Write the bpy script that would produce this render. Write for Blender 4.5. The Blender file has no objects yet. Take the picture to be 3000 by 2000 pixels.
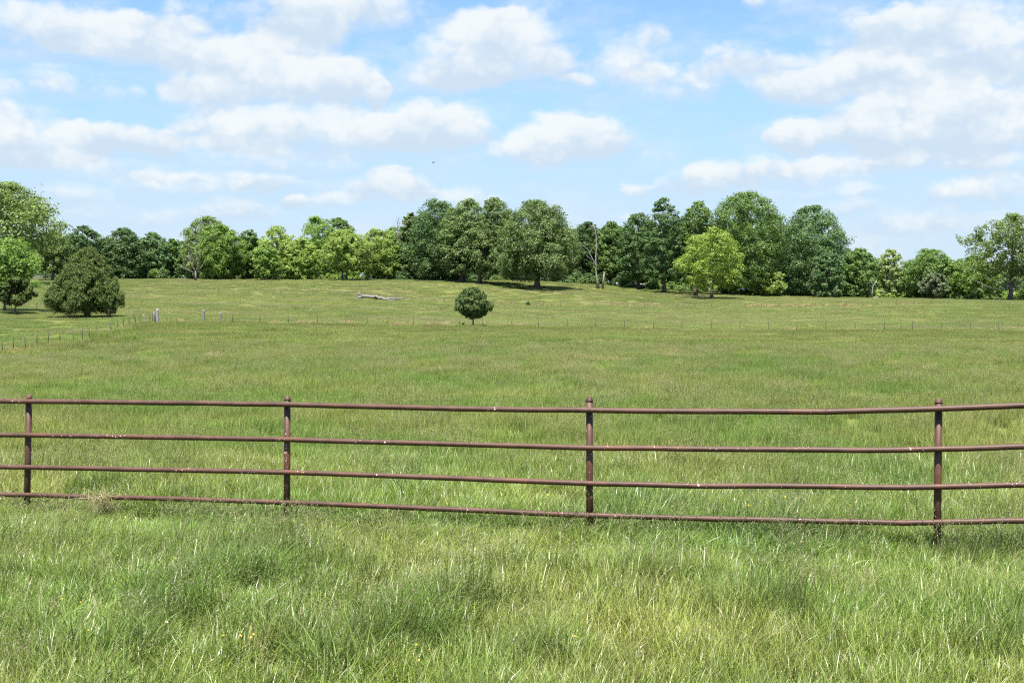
import bpy, bmesh, math, random
import numpy as np
from mathutils import Vector

random.seed(5)
S = bpy.context.scene
COL = S.collection
F = 3500.0                      # focal length in photo pixels (photo 3000 x 2000)
EYE = 2.67
PITCH = math.atan(150.0 / F)

# ------------------------------------------------------------------ view geometry
def ray(px, py):
    """direction (x/y, z/y) of a photo point seen from the camera"""
    u = (px - 1500.0) / F
    v = (1000.0 - py) / F
    c, s = math.cos(PITCH), math.sin(PITCH)
    k = c + v * s
    return u / k, (v * c - s) / k

# ------------------------------------------------------------------ terrain
def pchip(xs, ys, q):
    xs = np.asarray(xs, float); ys = np.asarray(ys, float)
    h = np.diff(xs); dl = np.diff(ys) / h
    m = np.zeros_like(xs)
    m[0], m[-1] = dl[0], dl[-1]
    for i in range(1, len(xs) - 1):
        if dl[i - 1] * dl[i] > 0:
            w1, w2 = 2 * h[i] + h[i - 1], h[i] + 2 * h[i - 1]
            m[i] = (w1 + w2) / (w1 / dl[i - 1] + w2 / dl[i])
    i = np.clip(np.searchsorted(xs, q) - 1, 0, len(xs) - 2)
    t = (q - xs[i]) / h[i]
    t = np.clip(t, 0, 1)
    return ((2*t**3 - 3*t**2 + 1) * ys[i] + (t**3 - 2*t**2 + t) * h[i] * m[i]
            + (-2*t**3 + 3*t**2) * ys[i + 1] + (t**3 - t**2) * h[i] * m[i + 1])

COLS = {
    0:    dict(n=[(14, 0), (40, -.42)], y=[(80, 1037), (105, 978), (140, 915), (200, 862), (270, 828), (330, 815)]),
    230:  dict(n=[(14, 0), (40, -.32)], y=[(96, 1001), (132, 932), (200, 876), (270, 834), (330, 816)]),
    465:  dict(n=[(14, 0), (40, -.25)], y=[(112, 947), (140, 926), (200, 883), (240, 857), (330, 817)]),
    1000: dict(n=[(14, 0), (40, -.2)], y=[(126, 954), (200, 890), (240, 868), (330, 817)]),
    1575: dict(n=[(14, 0), (40, -.2)], y=[(128, 961), (240, 897), (300, 846), (345, 824)]),
    2100: dict(n=[(14, 0), (40, -.2)], y=[(128, 968), (240, 901), (285, 877), (330, 861)]),
    2700: dict(n=[(14, 0), (40, -.2)], y=[(126, 972), (240, 892), (300, 877), (330, 874)]),
    3000: dict(n=[(14, 0), (40, -.2)], y=[(126, 973), (240, 888), (300, 881), (330, 880)]),
}
LOGD = np.linspace(math.log(8.0), math.log(4500.0), 420)
DEPTH = np.exp(LOGD)
tabs, tcol = [], []
for px, c in COLS.items():
    ds, zs = [8.0], [0.0]
    for d, z in c['n']:
        ds.append(d); zs.append(z)
    for d, y in c['y']:
        ds.append(d); zs.append(EYE + ray(px, y)[1] * d)
    zl = zs[-1]
    ds += [430, 900, 4500]; zs += [zl + 1.2, zl + 1.5, zl + 1.5]
    tabs.append(pchip(ds, zs, DEPTH)); tcol.append(ray(px, 900)[0])
tcol = np.array([-1.2] + tcol + [1.2]); tabs = np.array([tabs[0]] + tabs + [tabs[-1]])
TT = np.linspace(-1.2, 1.2, 481)
ZT = np.array([pchip(tcol, tabs[:, j], TT) for j in range(len(DEPTH))])   # depth x column

def ground_z(X, Y):
    X = np.asarray(X, float); Y = np.asarray(Y, float)
    d = np.clip(Y, 8.0, 4499.0)
    t = np.clip(X / np.maximum(d, 60.0 * 0 + 8.0), -1.19, 1.19)
    fi = (np.log(d) - LOGD[0]) / (LOGD[1] - LOGD[0])
    fj = (t + 1.2) / (TT[1] - TT[0])
    i = np.clip(fi.astype(int), 0, len(DEPTH) - 2); j = np.clip(fj.astype(int), 0, len(TT) - 2)
    a = fi - i; b = fj - j
    return (ZT[i, j] * (1-a) * (1-b) + ZT[i+1, j] * a * (1-b) + ZT[i, j+1] * (1-a) * b + ZT[i+1, j+1] * a * b)

def gz(x, y): return float(ground_z(np.array([x]), np.array([y]))[0])

def at(px, d):
    """point on the ground at depth d under photo column px"""
    x = ray(px, 900)[0] * d
    return Vector((x, d, gz(x, d)))

def hit(px, py):
    tx, tz = ray(px, py)
    ds = np.linspace(7, 420, 3000)
    zz = ground_z(tx * ds, ds)
    below = np.where(EYE + tz * ds < zz)[0]
    d = ds[below[0]] if len(below) else 420.0
    return Vector((tx * d, d, gz(tx * d, d)))

def zpix(py, d): return EYE + ray(1500, py)[1] * d

def vnoise(x, y, sc, seed=0):
    x = np.asarray(x, float) * sc; y = np.asarray(y, float) * sc
    i = np.floor(x); j = np.floor(y); fx = x - i; fy = y - j
    fx = fx * fx * (3 - 2 * fx); fy = fy * fy * (3 - 2 * fy)
    def h(a, b):
        v = np.sin(a * 127.1 + b * 311.7 + seed * 74.7) * 43758.5453
        return v - np.floor(v)
    return (h(i, j) * (1-fx) * (1-fy) + h(i+1, j) * fx * (1-fy) + h(i, j+1) * (1-fx) * fy + h(i+1, j+1) * fx * fy)

# ------------------------------------------------------------------ object helpers
def tag(o, label=None, cat=None, group=None, kind=None):
    if label: o['label'] = label
    if cat: o['category'] = cat
    if group: o['group'] = group
    if kind: o['kind'] = kind
    return o

def link(o, parent=None):
    COL.objects.link(o)
    if parent is not None: o.parent = parent
    return o

def empty(name, loc, rz=0.0, label=None, cat=None, group=None):
    o = bpy.data.objects.new(name, None)
    o.empty_display_size = 0.3
    o.location = loc; o.rotation_euler = (0, 0, rz)
    link(o)
    return tag(o, label, cat, group)

def np_mesh(name, V, faces, mat=None, tint=None, smooth=False):
    """V (n,3); faces: list of int arrays (k,3) / (k,4)"""
    me = bpy.data.meshes.new(name)
    V = np.ascontiguousarray(V, dtype=np.float32)
    me.vertices.add(len(V)); me.vertices.foreach_set('co', V.ravel())
    idx = np.concatenate([f.ravel() for f in faces]).astype(np.int32)
    tot = np.concatenate([np.full(len(f), f.shape[1], dtype=np.int32) for f in faces])
    st = np.concatenate([[0], np.cumsum(tot)[:-1]]).astype(np.int32)
    me.loops.add(len(idx)); me.loops.foreach_set('vertex_index', idx)
    me.polygons.add(len(tot)); me.polygons.foreach_set('loop_start', st)
    if smooth: me.polygons.foreach_set('use_smooth', np.ones(len(tot), dtype=bool))
    me.update(calc_edges=True)
    if tint is not None:
        at_ = me.attributes.new('tint', 'FLOAT_COLOR', 'POINT')
        T = np.ones((len(V), 4), dtype=np.float32); T[:, :3] = tint
        at_.data.foreach_set('color', T.ravel())
    if mat: me.materials.append(mat)
    return me

def mesh_obj(name, me, parent=None, loc=None):
    o = bpy.data.objects.new(name, me)
    if loc is not None: o.location = loc
    return link(o, parent)

class Tubes:
    """collects tapered tubes into one mesh"""
    def __init__(self): self.V = []; self.Q = []; self.T = []; self.n = 0
    def add(self, pts, rad, seg=7, cap=True, jag=0.0):
        pts = [Vector(p) for p in pts]; k = len(pts)
        up = Vector((0.13, 0.27, 1)).normalized()
        ring0 = self.n
        for i, p in enumerate(pts):
            t = (pts[min(i+1, k-1)] - pts[max(i-1, 0)]).normalized()
            a = t.cross(up)
            if a.length < 0.05: a = t.cross(Vector((1, 0.2, 0)))
            a.normalize(); b = t.cross(a)
            for s in range(seg):
                an = 2 * math.pi * s / seg
                r = rad[i] * (1 + (random.uniform(-jag, jag) if jag else 0))
                self.V.append(p + (a * math.cos(an) + b * math.sin(an)) * r)
        for i in range(k - 1):
            for s in range(seg):
                s2 = (s + 1) % seg; A = ring0 + i * seg; B = A + seg
                self.Q.append((A + s, A + s2, B + s2, B + s))
        self.n += k * seg
        if cap:
            for i, rev in ((0, True), (k - 1, False)):
                self.V.append(pts[i]); c = self.n; self.n += 1
                A = ring0 + i * seg
                for s in range(seg):
                    s2 = (s + 1) % seg
                    self.T.append((c, A + s2, A + s) if rev else (c, A + s, A + s2))
    def box(self, c, sx, sy, sz, rz=0.0, tilt=0.0):
        c = Vector(c); ca, sa = math.cos(rz), math.sin(rz); base = self.n
        for dx in (-1, 1):
            for dy in (-1, 1):
                for dz in (-1, 1):
                    x, y, z = dx * sx / 2, dy * sy / 2, dz * sz / 2
                    x += tilt * z
                    self.V.append(c + Vector((x * ca - y * sa, x * sa + y * ca, z)))
        self.n += 8
        for q in ((0,1,3,2), (4,6,7,5), (0,4,5,1), (2,3,7,6), (0,2,6,4), (1,5,7,3)):
            self.Q.append(tuple(base + i for i in q))
    def mesh(self, name, mat, smooth=True):
        f = []
        if self.Q: f.append(np.array(self.Q))
        if self.T: f.append(np.array(self.T))
        me = np_mesh(name, np.array([tuple(v) for v in self.V]), f, mat, smooth=smooth)
        return me

# ------------------------------------------------------------------ materials
def new_mat(name):
    m = bpy.data.materials.new(name); m.use_nodes = True
    nt = m.node_tree; nt.nodes.clear()
    return m, nt, nt.nodes, nt.links

def N(nodes, t, **kw):
    n = nodes.new(t)
    for k, v in kw.items():
        if k.startswith('i_'): n.inputs[int(k[2:])].default_value = v
        else: setattr(n, k, v)
    return n

def mixc(nodes, links, a, b, fac, blend='MIX'):
    n = nodes.new('ShaderNodeMix'); n.data_type = 'RGBA'; n.blend_type = blend
    for sock, v in ((n.inputs[0], fac), (n.inputs[6], a), (n.inputs[7], b)):
        if hasattr(v, 'links') or isinstance(v, bpy.types.NodeSocket): links.new(v, sock)
        elif isinstance(v, (int, float)): sock.default_value = v
        else: sock.default_value = (*v, 1)
    return n.outputs[2]

def math_n(nodes, links, op, a, b=None, clamp=False):
    n = nodes.new('ShaderNodeMath'); n.operation = op; n.use_clamp = clamp
    for i, v in enumerate((a, b)):
        if v is None: continue
        if isinstance(v, bpy.types.NodeSocket): links.new(v, n.inputs[i])
        else: n.inputs[i].default_value = v
    return n.outputs[0]

def ramp01(nodes, links, v, lo, hi, smooth=True):
    n = nodes.new('ShaderNodeMapRange'); n.interpolation_type = 'SMOOTHSTEP' if smooth else 'LINEAR'
    links.new(v, n.inputs[0]); n.inputs[1].default_value = lo; n.inputs[2].default_value = hi
    return n.outputs[0]

def noise(nodes, links, vec, scale, detail=3.0, rough=0.55, dim='3D'):
    n = nodes.new('ShaderNodeTexNoise'); n.noise_dimensions = dim
    if vec is not None: links.new(vec, n.inputs['Vector'])
    n.inputs['Scale'].default_value = scale; n.inputs['Detail'].default_value = detail
    n.inputs['Roughness'].default_value = rough
    return n.outputs['Fac']

LUSH = (0.104, 0.186, 0.032)
OLIVE = (0.180, 0.214, 0.056)
STRAW = (0.300, 0.245, 0.135)
def meadow_group():
    """patchy meadow colour that depends on the place in the field"""
    g = bpy.data.node_groups.new('meadow_tint', 'ShaderNodeTree')
    g.interface.new_socket('Color', in_out='OUTPUT', socket_type='NodeSocketColor')
    g.interface.new_socket('Dry', in_out='OUTPUT', socket_type='NodeSocketFloat')
    n, l = g.nodes, g.links
    out = n.new('NodeGroupOutput')
    pos = n.new('ShaderNodeNewGeometry').outputs['Position']
    sep = n.new('ShaderNodeSeparateXYZ'); l.new(pos, sep.inputs[0])
    flat = n.new('ShaderNodeCombineXYZ'); l.new(sep.outputs[0], flat.inputs[0]); l.new(sep.outputs[1], flat.inputs[1])
    p = flat.outputs[0]
    a = noise(n, l, p, 0.16, 4.0, 0.6)
    b = noise(n, l, p, 0.045, 3.0, 0.55)
    c = noise(n, l, p, 0.9, 3.0, 0.6)
    col = mixc(n, l, LUSH, OLIVE, ramp01(n, l, a, 0.36, 0.66))
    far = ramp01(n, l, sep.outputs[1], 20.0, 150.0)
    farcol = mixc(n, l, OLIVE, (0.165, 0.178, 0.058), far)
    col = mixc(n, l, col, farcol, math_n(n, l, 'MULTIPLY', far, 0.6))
    dry = math_n(n, l, 'MULTIPLY', ramp01(n, l, b, 0.50, 0.70), ramp01(n, l, c, 0.35, 0.65))
    dry = math_n(n, l, 'MULTIPLY', dry, 0.55)
    col = mixc(n, l, col, STRAW, dry)
    mp = n.new('ShaderNodeMapping'); l.new(p, mp.inputs[0]); mp.inputs['Scale'].default_value = (.018, .085, 1)
    drift = noise(n, l, mp.outputs[0], 1.0, 4.0, 0.6)
    dr = math_n(n, l, 'MULTIPLY', ramp01(n, l, drift, .50, .66), math_n(n, l, 'MULTIPLY', far, .42))
    col = mixc(n, l, col, (.23, .195, .115), dr)
    big = noise(n, l, p, 0.022, 2.0, 0.5)
    dk = ramp01(n, l, big, 0.35, 0.65)
    col = mixc(n, l, col, (0.88, 0.93, 0.88), dk, 'MULTIPLY')
    l.new(col, out.inputs[0]); l.new(dry, out.inputs[1])
    return g
MEADOW = meadow_group()

def grass_mat(name, mul=(1, 1, 1), hue_mix=None, hue_fac=0.0, spec=0.5, rough=0.36, transl=0.35, vr=(.56, 1.5), drycol=(0.36, 0.31, 0.17)):
    m, nt, n, l = new_mat(name)
    grp = n.new('ShaderNodeGroup'); grp.node_tree = MEADOW
    col = mixc(n, l, grp.outputs[0], mul, 1.0, 'MULTIPLY')
    if hue_mix: col = mixc(n, l, col, hue_mix, hue_fac)
    att = N(n, 'ShaderNodeAttribute', attribute_name='tint')
    sep = n.new('ShaderNodeSeparateColor'); l.new(att.outputs['Color'], sep.inputs[0])
    oi = n.new('ShaderNodeObjectInfo')
    # red: value of the blade, green: how dry the blade is, blue: how blue-green it is
    val = n.new('ShaderNodeMapRange'); l.new(sep.outputs[0], val.inputs[0])
    val.inputs[3].default_value = vr[0]; val.inputs[4].default_value = vr[1]
    iv = n.new('ShaderNodeMapRange'); l.new(oi.outputs['Random'], iv.inputs[0])
    iv.inputs[3].default_value = 0.86; iv.inputs[4].default_value = 1.16
    v = math_n(n, l, 'MULTIPLY', val.outputs[0], iv.outputs[0])
    col = mixc(n, l, col, drycol, sep.outputs[1])
    col = mixc(n, l, col, (0.050, 0.125, 0.050), sep.outputs[2])
    vc = n.new('ShaderNodeCombineColor')
    for i in range(3): l.new(v, vc.inputs[i])
    col = mixc(n, l, col, vc.outputs[0], 1.0, 'MULTIPLY')
    bs = n.new('ShaderNodeBsdfPrincipled')
    l.new(col, bs.inputs['Base Color']); bs.inputs['Roughness'].default_value = rough
    bs.inputs['Specular IOR Level'].default_value = spec
    tr = n.new('ShaderNodeBsdfTranslucent')
    tcol = mixc(n, l, col, (1.15, 1.2, 0.6), 1.0, 'MULTIPLY'); l.new(tcol, tr.inputs[0])
    mx = n.new('ShaderNodeMixShader'); mx.inputs[0].default_value = transl
    l.new(bs.outputs[0], mx.inputs[1]); l.new(tr.outputs[0], mx.inputs[2])
    o = n.new('ShaderNodeOutputMaterial'); l.new(mx.outputs[0], o.inputs[0])
    return m

def leaf_mat(name, dark, light, transl=0.40, spec=0.3, rough=0.5):
    m, nt, n, l = new_mat(name)
    att = N(n, 'ShaderNodeAttribute', attribute_name='tint')
    sep = n.new('ShaderNodeSeparateColor'); l.new(att.outputs['Color'], sep.inputs[0])
    f = math_n(n, l, 'ADD', math_n(n, l, 'MULTIPLY', sep.outputs[0], 0.6), math_n(n, l, 'MULTIPLY', sep.outputs[1], 0.4))
    col = mixc(n, l, dark, light, f)
    oi = n.new('ShaderNodeObjectInfo')
    iv = n.new('ShaderNodeMapRange'); l.new(oi.outputs['Random'], iv.inputs[0])
    iv.inputs[3].default_value = 0.9; iv.inputs[4].default_value = 1.1
    vc = n.new('ShaderNodeCombineColor')
    for i in range(3): l.new(iv.outputs[0], vc.inputs[i])
    col = mixc(n, l, col, vc.outputs[0], 1.0, 'MULTIPLY')
    bs = n.new('ShaderNodeBsdfPrincipled')
    l.new(col, bs.inputs['Base Color']); bs.inputs['Roughness'].default_value = rough
    bs.inputs['Specular IOR Level'].default_value = spec
    tr = n.new('ShaderNodeBsdfTranslucent')
    l.new(mixc(n, l, col, (1.2, 1.25, 0.55), 1.0, 'MULTIPLY'), tr.inputs[0])
    mx = n.new('ShaderNodeMixShader'); mx.inputs[0].default_value = transl
    l.new(bs.outputs[0], mx.inputs[1]); l.new(tr.outputs[0], mx.inputs[2])
    o = n.new('ShaderNodeOutputMaterial'); l.new(mx.outputs[0], o.inputs[0])
    return m

def wood_mat(name, a, b, scale=(6, 6, 1.2), rough=0.85, bump=0.4):
    m, nt, n, l = new_mat(name)
    tc = n.new('ShaderNodeTexCoord')
    mp = n.new('ShaderNodeMapping'); l.new(tc.outputs['Object'], mp.inputs[0]); mp.inputs['Scale'].default_value = scale
    f = noise(n, l, mp.outputs[0], 2.0, 6.0, 0.65)
    col = mixc(n, l, a, b, ramp01(n, l, f, 0.35, 0.65))
    bs = n.new('ShaderNodeBsdfPrincipled'); l.new(col, bs.inputs['Base Color'])
    bs.inputs['Roughness'].default_value = rough; bs.inputs['Specular IOR Level'].default_value = 0.2
    bp = n.new('ShaderNodeBump'); bp.inputs['Strength'].default_value = bump; bp.inputs['Distance'].default_value = 0.05
    l.new(f, bp.inputs['Height']); l.new(bp.outputs[0], bs.inputs['Normal'])
    o = n.new('ShaderNodeOutputMaterial'); l.new(bs.outputs[0], o.inputs[0])
    return m

def plain_mat(name, col, rough=0.6, metal=0.0):
    m, nt, n, l = new_mat(name)
    tc = n.new('ShaderNodeTexCoord')
    f = noise(n, l, tc.outputs['Object'], 9.0, 4.0, 0.6)
    c = mixc(n, l, tuple(x * 0.75 for x in col), tuple(min(1, x * 1.2) for x in col), f)
    bs = n.new('ShaderNodeBsdfPrincipled'); l.new(c, bs.inputs['Base Color'])
    bs.inputs['Roughness'].default_value = rough; bs.inputs['Metallic'].default_value = metal
    o = n.new('ShaderNodeOutputMaterial'); l.new(bs.outputs[0], o.inputs[0])
    return m

def pipe_mat():
    """dull red-brown primer on steel pipe, with scuffs and white bird droppings"""
    m, nt, n, l = new_mat('brown pipe paint')
    p = n.new('ShaderNodeNewGeometry').outputs['Position']
    f = noise(n, l, p, 5.0, 5.0, 0.65)
    f2 = noise(n, l, p, 55.0, 3.0, 0.6)
    col = mixc(n, l, (0.048, 0.0225, 0.0135), (0.084, 0.040, 0.0255), ramp01(n, l, f, 0.35, 0.68))
    rust = noise(n, l, p, 1.3, 6.0, 0.7)
    col = mixc(n, l, col, (0.125, 0.047, 0.022), math_n(n, l, 'MULTIPLY', ramp01(n, l, rust, .52, .70), .7))
    col = mixc(n, l, col, (0.034, 0.016, 0.012), ramp01(n, l, f2, 0.60, 0.72))
    vo = n.new('ShaderNodeTexVoronoi'); l.new(p, vo.inputs['Vector']); vo.inputs['Scale'].default_value = 8.5
    size = noise(n, l, p, 2.6, 2.0)
    lim = math_n(n, l, 'MULTIPLY', ramp01(n, l, size, 0.45, 0.70), 0.105)
    wob = math_n(n, l, 'ADD', vo.outputs['Distance'], math_n(n, l, 'MULTIPLY', math_n(n, l, 'SUBTRACT', f2, 0.5), 0.08))
    spot = math_n(n, l, 'LESS_THAN', wob, lim)
    vs = n.new('ShaderNodeTexVoronoi'); l.new(p, vs.inputs['Vector']); vs.inputs['Scale'].default_value = 26.0
    lim2 = math_n(n, l, 'MULTIPLY', ramp01(n, l, size, 0.42, 0.70), 0.155)
    spot2 = math_n(n, l, 'LESS_THAN', vs.outputs['Distance'], lim2)
    sp = math_n(n, l, 'MAXIMUM', spot, spot2)
    col = mixc(n, l, col, (0.55, 0.52, 0.49), math_n(n, l, 'MULTIPLY', sp, 0.9))
    bs = n.new('ShaderNodeBsdfPrincipled'); l.new(col, bs.inputs['Base Color'])
    bs.inputs['Specular IOR Level'].default_value = 0.35
    rg = n.new('ShaderNodeMapRange'); l.new(f, rg.inputs[0]); rg.inputs[3].default_value = 0.42; rg.inputs[4].default_value = 0.68
    l.new(rg.outputs[0], bs.inputs['Roughness'])
    bp = n.new('ShaderNodeBump'); bp.inputs['Strength'].default_value = 0.25; bp.inputs['Distance'].default_value = 0.004
    l.new(f2, bp.inputs['Height']); l.new(bp.outputs[0], bs.inputs['Normal'])
    o = n.new('ShaderNodeOutputMaterial'); l.new(bs.outputs[0], o.inputs[0])
    return m

# ------------------------------------------------------------------ ground sheet
def build_ground():
    m, nt, n, l = new_mat('pasture soil and thatch')
    grp = n.new('ShaderNodeGroup'); grp.node_tree = MEADOW
    p = n.new('ShaderNodeNewGeometry').outputs['Position']
    f = noise(n, l, p, 3.0, 5.0, 0.7)
    col = mixc(n, l, grp.outputs[0], (0.80, 0.76, 0.66), 1.0, 'MULTIPLY')
    col = mixc(n, l, col, (0.075, 0.068, 0.035), math_n(n, l, 'MULTIPLY', f, 0.6))
    bs = n.new('ShaderNodeBsdfPrincipled'); l.new(col, bs.inputs['Base Color'])
    bs.inputs['Roughness'].default_value = 0.95; bs.inputs['Specular IOR Level'].default_value = 0.1
    bp = n.new('ShaderNodeBump'); bp.inputs['Distance'].default_value = 0.06; l.new(f, bp.inputs['Height'])
    l.new(bp.outputs[0], bs.inputs['Normal'])
    o = n.new('ShaderNodeOutputMaterial'); l.new(bs.outputs[0], o.inputs[0])
    ys = np.concatenate([np.linspace(-60, 6, 14), 8 * np.exp(np.linspace(0, math.log(4300 / 8.0), 260))])
    xs = np.sinh(np.linspace(-5.6, 5.6, 260)) * 24.0
    X, Y = np.meshgrid(xs, ys)
    Z = ground_z(X, Y)
    V = np.stack([X, Y, Z], -1).reshape(-1, 3)
    nx, ny = len(xs), len(ys)
    i, j = np.meshgrid(np.arange(nx - 1), np.arange(ny - 1))
    a = (j * nx + i).ravel()
    Q = np.stack([a, a + 1, a + nx + 1, a + nx], -1)
    o = mesh_obj('ground', np_mesh('ground', V, [Q], m, smooth=True))
    tag(o, kind='structure')
build_ground()

# ------------------------------------------------------------------ grass patches
def patch(name, seed, size, n, h, w, bend, mat, seg=3, lean=(0.0, 0.0), dry=0.06, blue=0.0, hpow=1.0, heads=0, headcol=0.5, clump=0.0, round_=True):
    """a round-ish patch of curved grass blades; heads = number of stalks that carry a seed head"""
    r = np.random.default_rng(seed)
    if round_:
        rad = size / 2 * np.sqrt(r.random(n)); an = r.random(n) * 2 * np.pi
        bx, by = rad * np.cos(an), rad * np.sin(an)
    else:
        bx, by = (r.random(n) - .5) * size, (r.random(n) - .5) * size
    if clump > 0:
        k = max(3, int(n / 40)); cx = (r.random(k) - .5) * size; cy = (r.random(k) - .5) * size
        pick = r.integers(0, k, n)
        bx = bx * (1 - clump) + (cx[pick] + r.normal(0, .035, n)) * clump
        by = by * (1 - clump) + (cy[pick] + r.normal(0, .035, n)) * clump
    hh = h[0] + (h[1] - h[0]) * r.random(n) ** hpow
    ww = w * (0.55 + 0.9 * r.random(n))
    bb = bend[0] + (bend[1] - bend[0]) * r.random(n) ** 1.3
    az = r.random(n) * 2 * np.pi
    dx = np.cos(az) * bb + lean[0] * (0.6 + 0.8 * r.random(n)); dy = np.sin(az) * bb + lean[1] * (0.6 + 0.8 * r.random(n))
    L = np.sqrt(dx**2 + dy**2) + 1e-6
    tw = r.random(n) * 2 * np.pi
    wx0 = np.where(r.random(n) < .6, -dy / L, np.cos(tw)); wy0 = np.where(r.random(n) < .6, dx / L, np.sin(tw))
    tv = r.random(n)
    tg = np.where(r.random(n) < dry, 0.5 + 0.5 * r.random(n), 0.12 * r.random(n))
    tb = np.full(n, blue) * (0.5 + 0.7 * r.random(n))
    ts = np.linspace(0, 1, seg + 1)
    rows = []
    for t in ts:
        k = np.clip(L * t * 1.35, 0, 1.5)
        along = np.sin(k) / np.maximum(L * 1.35, 1e-3)
        out = (1 - np.cos(k)) / np.maximum(L * 1.35, 1e-3)
        px = bx + dx / L * out * hh; py = by + dy / L * out * hh; pz = along * hh - 0.02
        wid = ww * (1 - t ** 1.6) * 0.5 + ww * 0.04
        rows.append((px, py, pz, wid))
    V = []; tint = []
    for (px, py, pz, wid) in rows[:-1]:
        for s in (-1, 1):
            V.append(np.stack([px + s * wid * wx0, py + s * wid * wy0, pz + s * wid * 0.15], -1))
    px, py, pz, _ = rows[-1]
    V.append(np.stack([px, py, pz], -1))
    nl = len(V); V = np.concatenate(V)
    tint = np.tile(np.stack([tv, tg, tb], -1), (nl, 1))
    ids = np.arange(n); quads = []; tris = []
    for s in range(seg - 1):
        a = ids + (2 * s) * n
        quads.append(np.stack([a, a + n, a + 3 * n, a + 2 * n], -1))
    a = ids + (2 * (seg - 1)) * n
    tris.append(np.stack([a, a + n, ids + (2 * seg) * n], -1))
    if heads:
        sel = np.argsort(-hh)[:heads]
        hv = []; hq = []; ht = []; base = len(V)
        for i in sel:
            tip = np.array([px[i], py[i], pz[i]]); p2 = rows[-2]; prev = np.array([p2[0][i], p2[1][i], p2[2][i]])
            d = tip - prev; d = d / (np.linalg.norm(d) + 1e-6)
            ln = 0.07 + 0.10 * r.random(); nb = 9
            open_ = 0.012 + 0.03 * r.random()
            for b in range(nb):
                t = b / (nb - 1)
                c = tip + d * ln * (t - 0.5) + r.normal(0, 1, 3) * open_ * (1 - 0.7 * t) * 0.5
                q = r.normal(0, 1, 3); q = q / np.linalg.norm(q)
                e = np.cross(q, d); e /= np.linalg.norm(e) + 1e-6
                ax = d * 0.5 + q * 0.5; ax /= np.linalg.norm(ax)
                a1, a2 = ax * (0.011 + .008 * r.random()) * (w / .0045) ** .5, e * 0.0032 * (w / .0045)
                k = base + len(hv)
                hv += [c - a1, c + a2, c + a1, c - a2]; hq.append((k, k + 1, k + 2, k + 3))
                tvv = 0.25 + 0.6 * r.random(); ht += [(tvv, headcol + 0.35 * r.random(), 0)] * 4
        V = np.concatenate([V, np.array(hv)]); tint = np.concatenate([tint, np.array(ht)])
        quads.append(np.array(hq))
    me = np_mesh(name, V, quads + tris if quads else tris, mat, tint)
    return bpy.data.objects.new(name, me)

def scatter(name, P, rot, sc, idx, sources, label, cat, kind='stuff'):
    """one object that carries copies of the source meshes on its points"""
    P = np.asarray(P, dtype=np.float32); n = len(P)
    me = bpy.data.meshes.new(name); me.vertices.add(n); me.vertices.foreach_set('co', P.ravel())
    a = me.attributes.new('rot', 'FLOAT_VECTOR', 'POINT'); a.data.foreach_set('vector', np.asarray(rot, dtype=np.float32).ravel())
    a = me.attributes.new('size', 'FLOAT_VECTOR', 'POINT')
    sc = np.asarray(sc, dtype=np.float32)
    if sc.ndim == 1: sc = np.repeat(sc[:, None], 3, 1)
    a.data.foreach_set('vector', np.ascontiguousarray(sc).ravel())
    a = me.attributes.new('which', 'INT', 'POINT'); a.data.foreach_set('value', np.asarray(idx, dtype=np.int32))
    o = mesh_obj(name, me)
    c = bpy.data.collections.new(name + ' sources')
    for k, s in enumerate(sources):
        s.name = '%s_source_%02d' % (name, k); c.objects.link(s)
    g = bpy.data.node_groups.new(name, 'GeometryNodeTree')
    g.interface.new_socket('Geometry', in_out='INPUT', socket_type='NodeSocketGeometry')
    g.interface.new_socket('Geometry', in_out='OUTPUT', socket_type='NodeSocketGeometry')
    nn, l = g.nodes, g.links
    gi, go = nn.new('NodeGroupInput'), nn.new('NodeGroupOutput')
    ci = nn.new('GeometryNodeCollectionInfo'); ci.inputs[0].default_value = c
    ci.inputs['Separate Children'].default_value = True; ci.inputs['Reset Children'].default_value = True
    ip = nn.new('GeometryNodeInstanceOnPoints'); ip.inputs['Pick Instance'].default_value = True
    def attr(nm, tp):
        q = nn.new('GeometryNodeInputNamedAttribute'); q.data_type = tp; q.inputs['Name'].default_value = nm
        return q.outputs[0]
    e2r = nn.new('FunctionNodeEulerToRotation')
    l.new(gi.outputs[0], ip.inputs['Points']); l.new(ci.outputs[0], ip.inputs['Instance'])
    l.new(attr('which', 'INT'), ip.inputs['Instance Index'])
    l.new(attr('rot', 'FLOAT_VECTOR'), e2r.inputs[0]); l.new(e2r.outputs[0], ip.inputs['Rotation'])
    l.new(attr('size', 'FLOAT_VECTOR'), ip.inputs['Scale'])
    l.new(ip.outputs[0], go.inputs[0])
    md = o.modifiers.new('scatter', 'NODES'); md.node_group = g
    tag(o, label, cat, kind=kind)
    return o

def wedge(y0, y1, sp, seed, tmax=0.50, pad=3.0, jit=0.75):
    r = np.random.default_rng(seed)
    ys = np.arange(y0, y1, sp); out = []
    for y in ys:
        hw = tmax * y + pad
        xs = np.arange(-hw, hw, sp)
        out.append(np.stack([xs, np.full(len(xs), y)], -1))
    P = np.concatenate(out); P += (r.random(P.shape) - .5) * sp * 2 * jit
    return P[:, 0], P[:, 1], r

def fence_y(X, Y):
    """depth of the wire fence that ends the near field, for the line of sight through (X, Y)"""
    px = 1500 + F * X / np.maximum(Y, 5.0)
    return np.interp(px, [-600, 5, 230, 455, 600, 1000, 1575, 2100, 3000, 3600], [62, 80, 96, 112, 114, 126, 128, 128, 126, 126])

def tilt_rot(r, n, rz, t=0.06):
    return np.stack([r.normal(0, t, n), r.normal(0, t, n), rz], -1)

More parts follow.
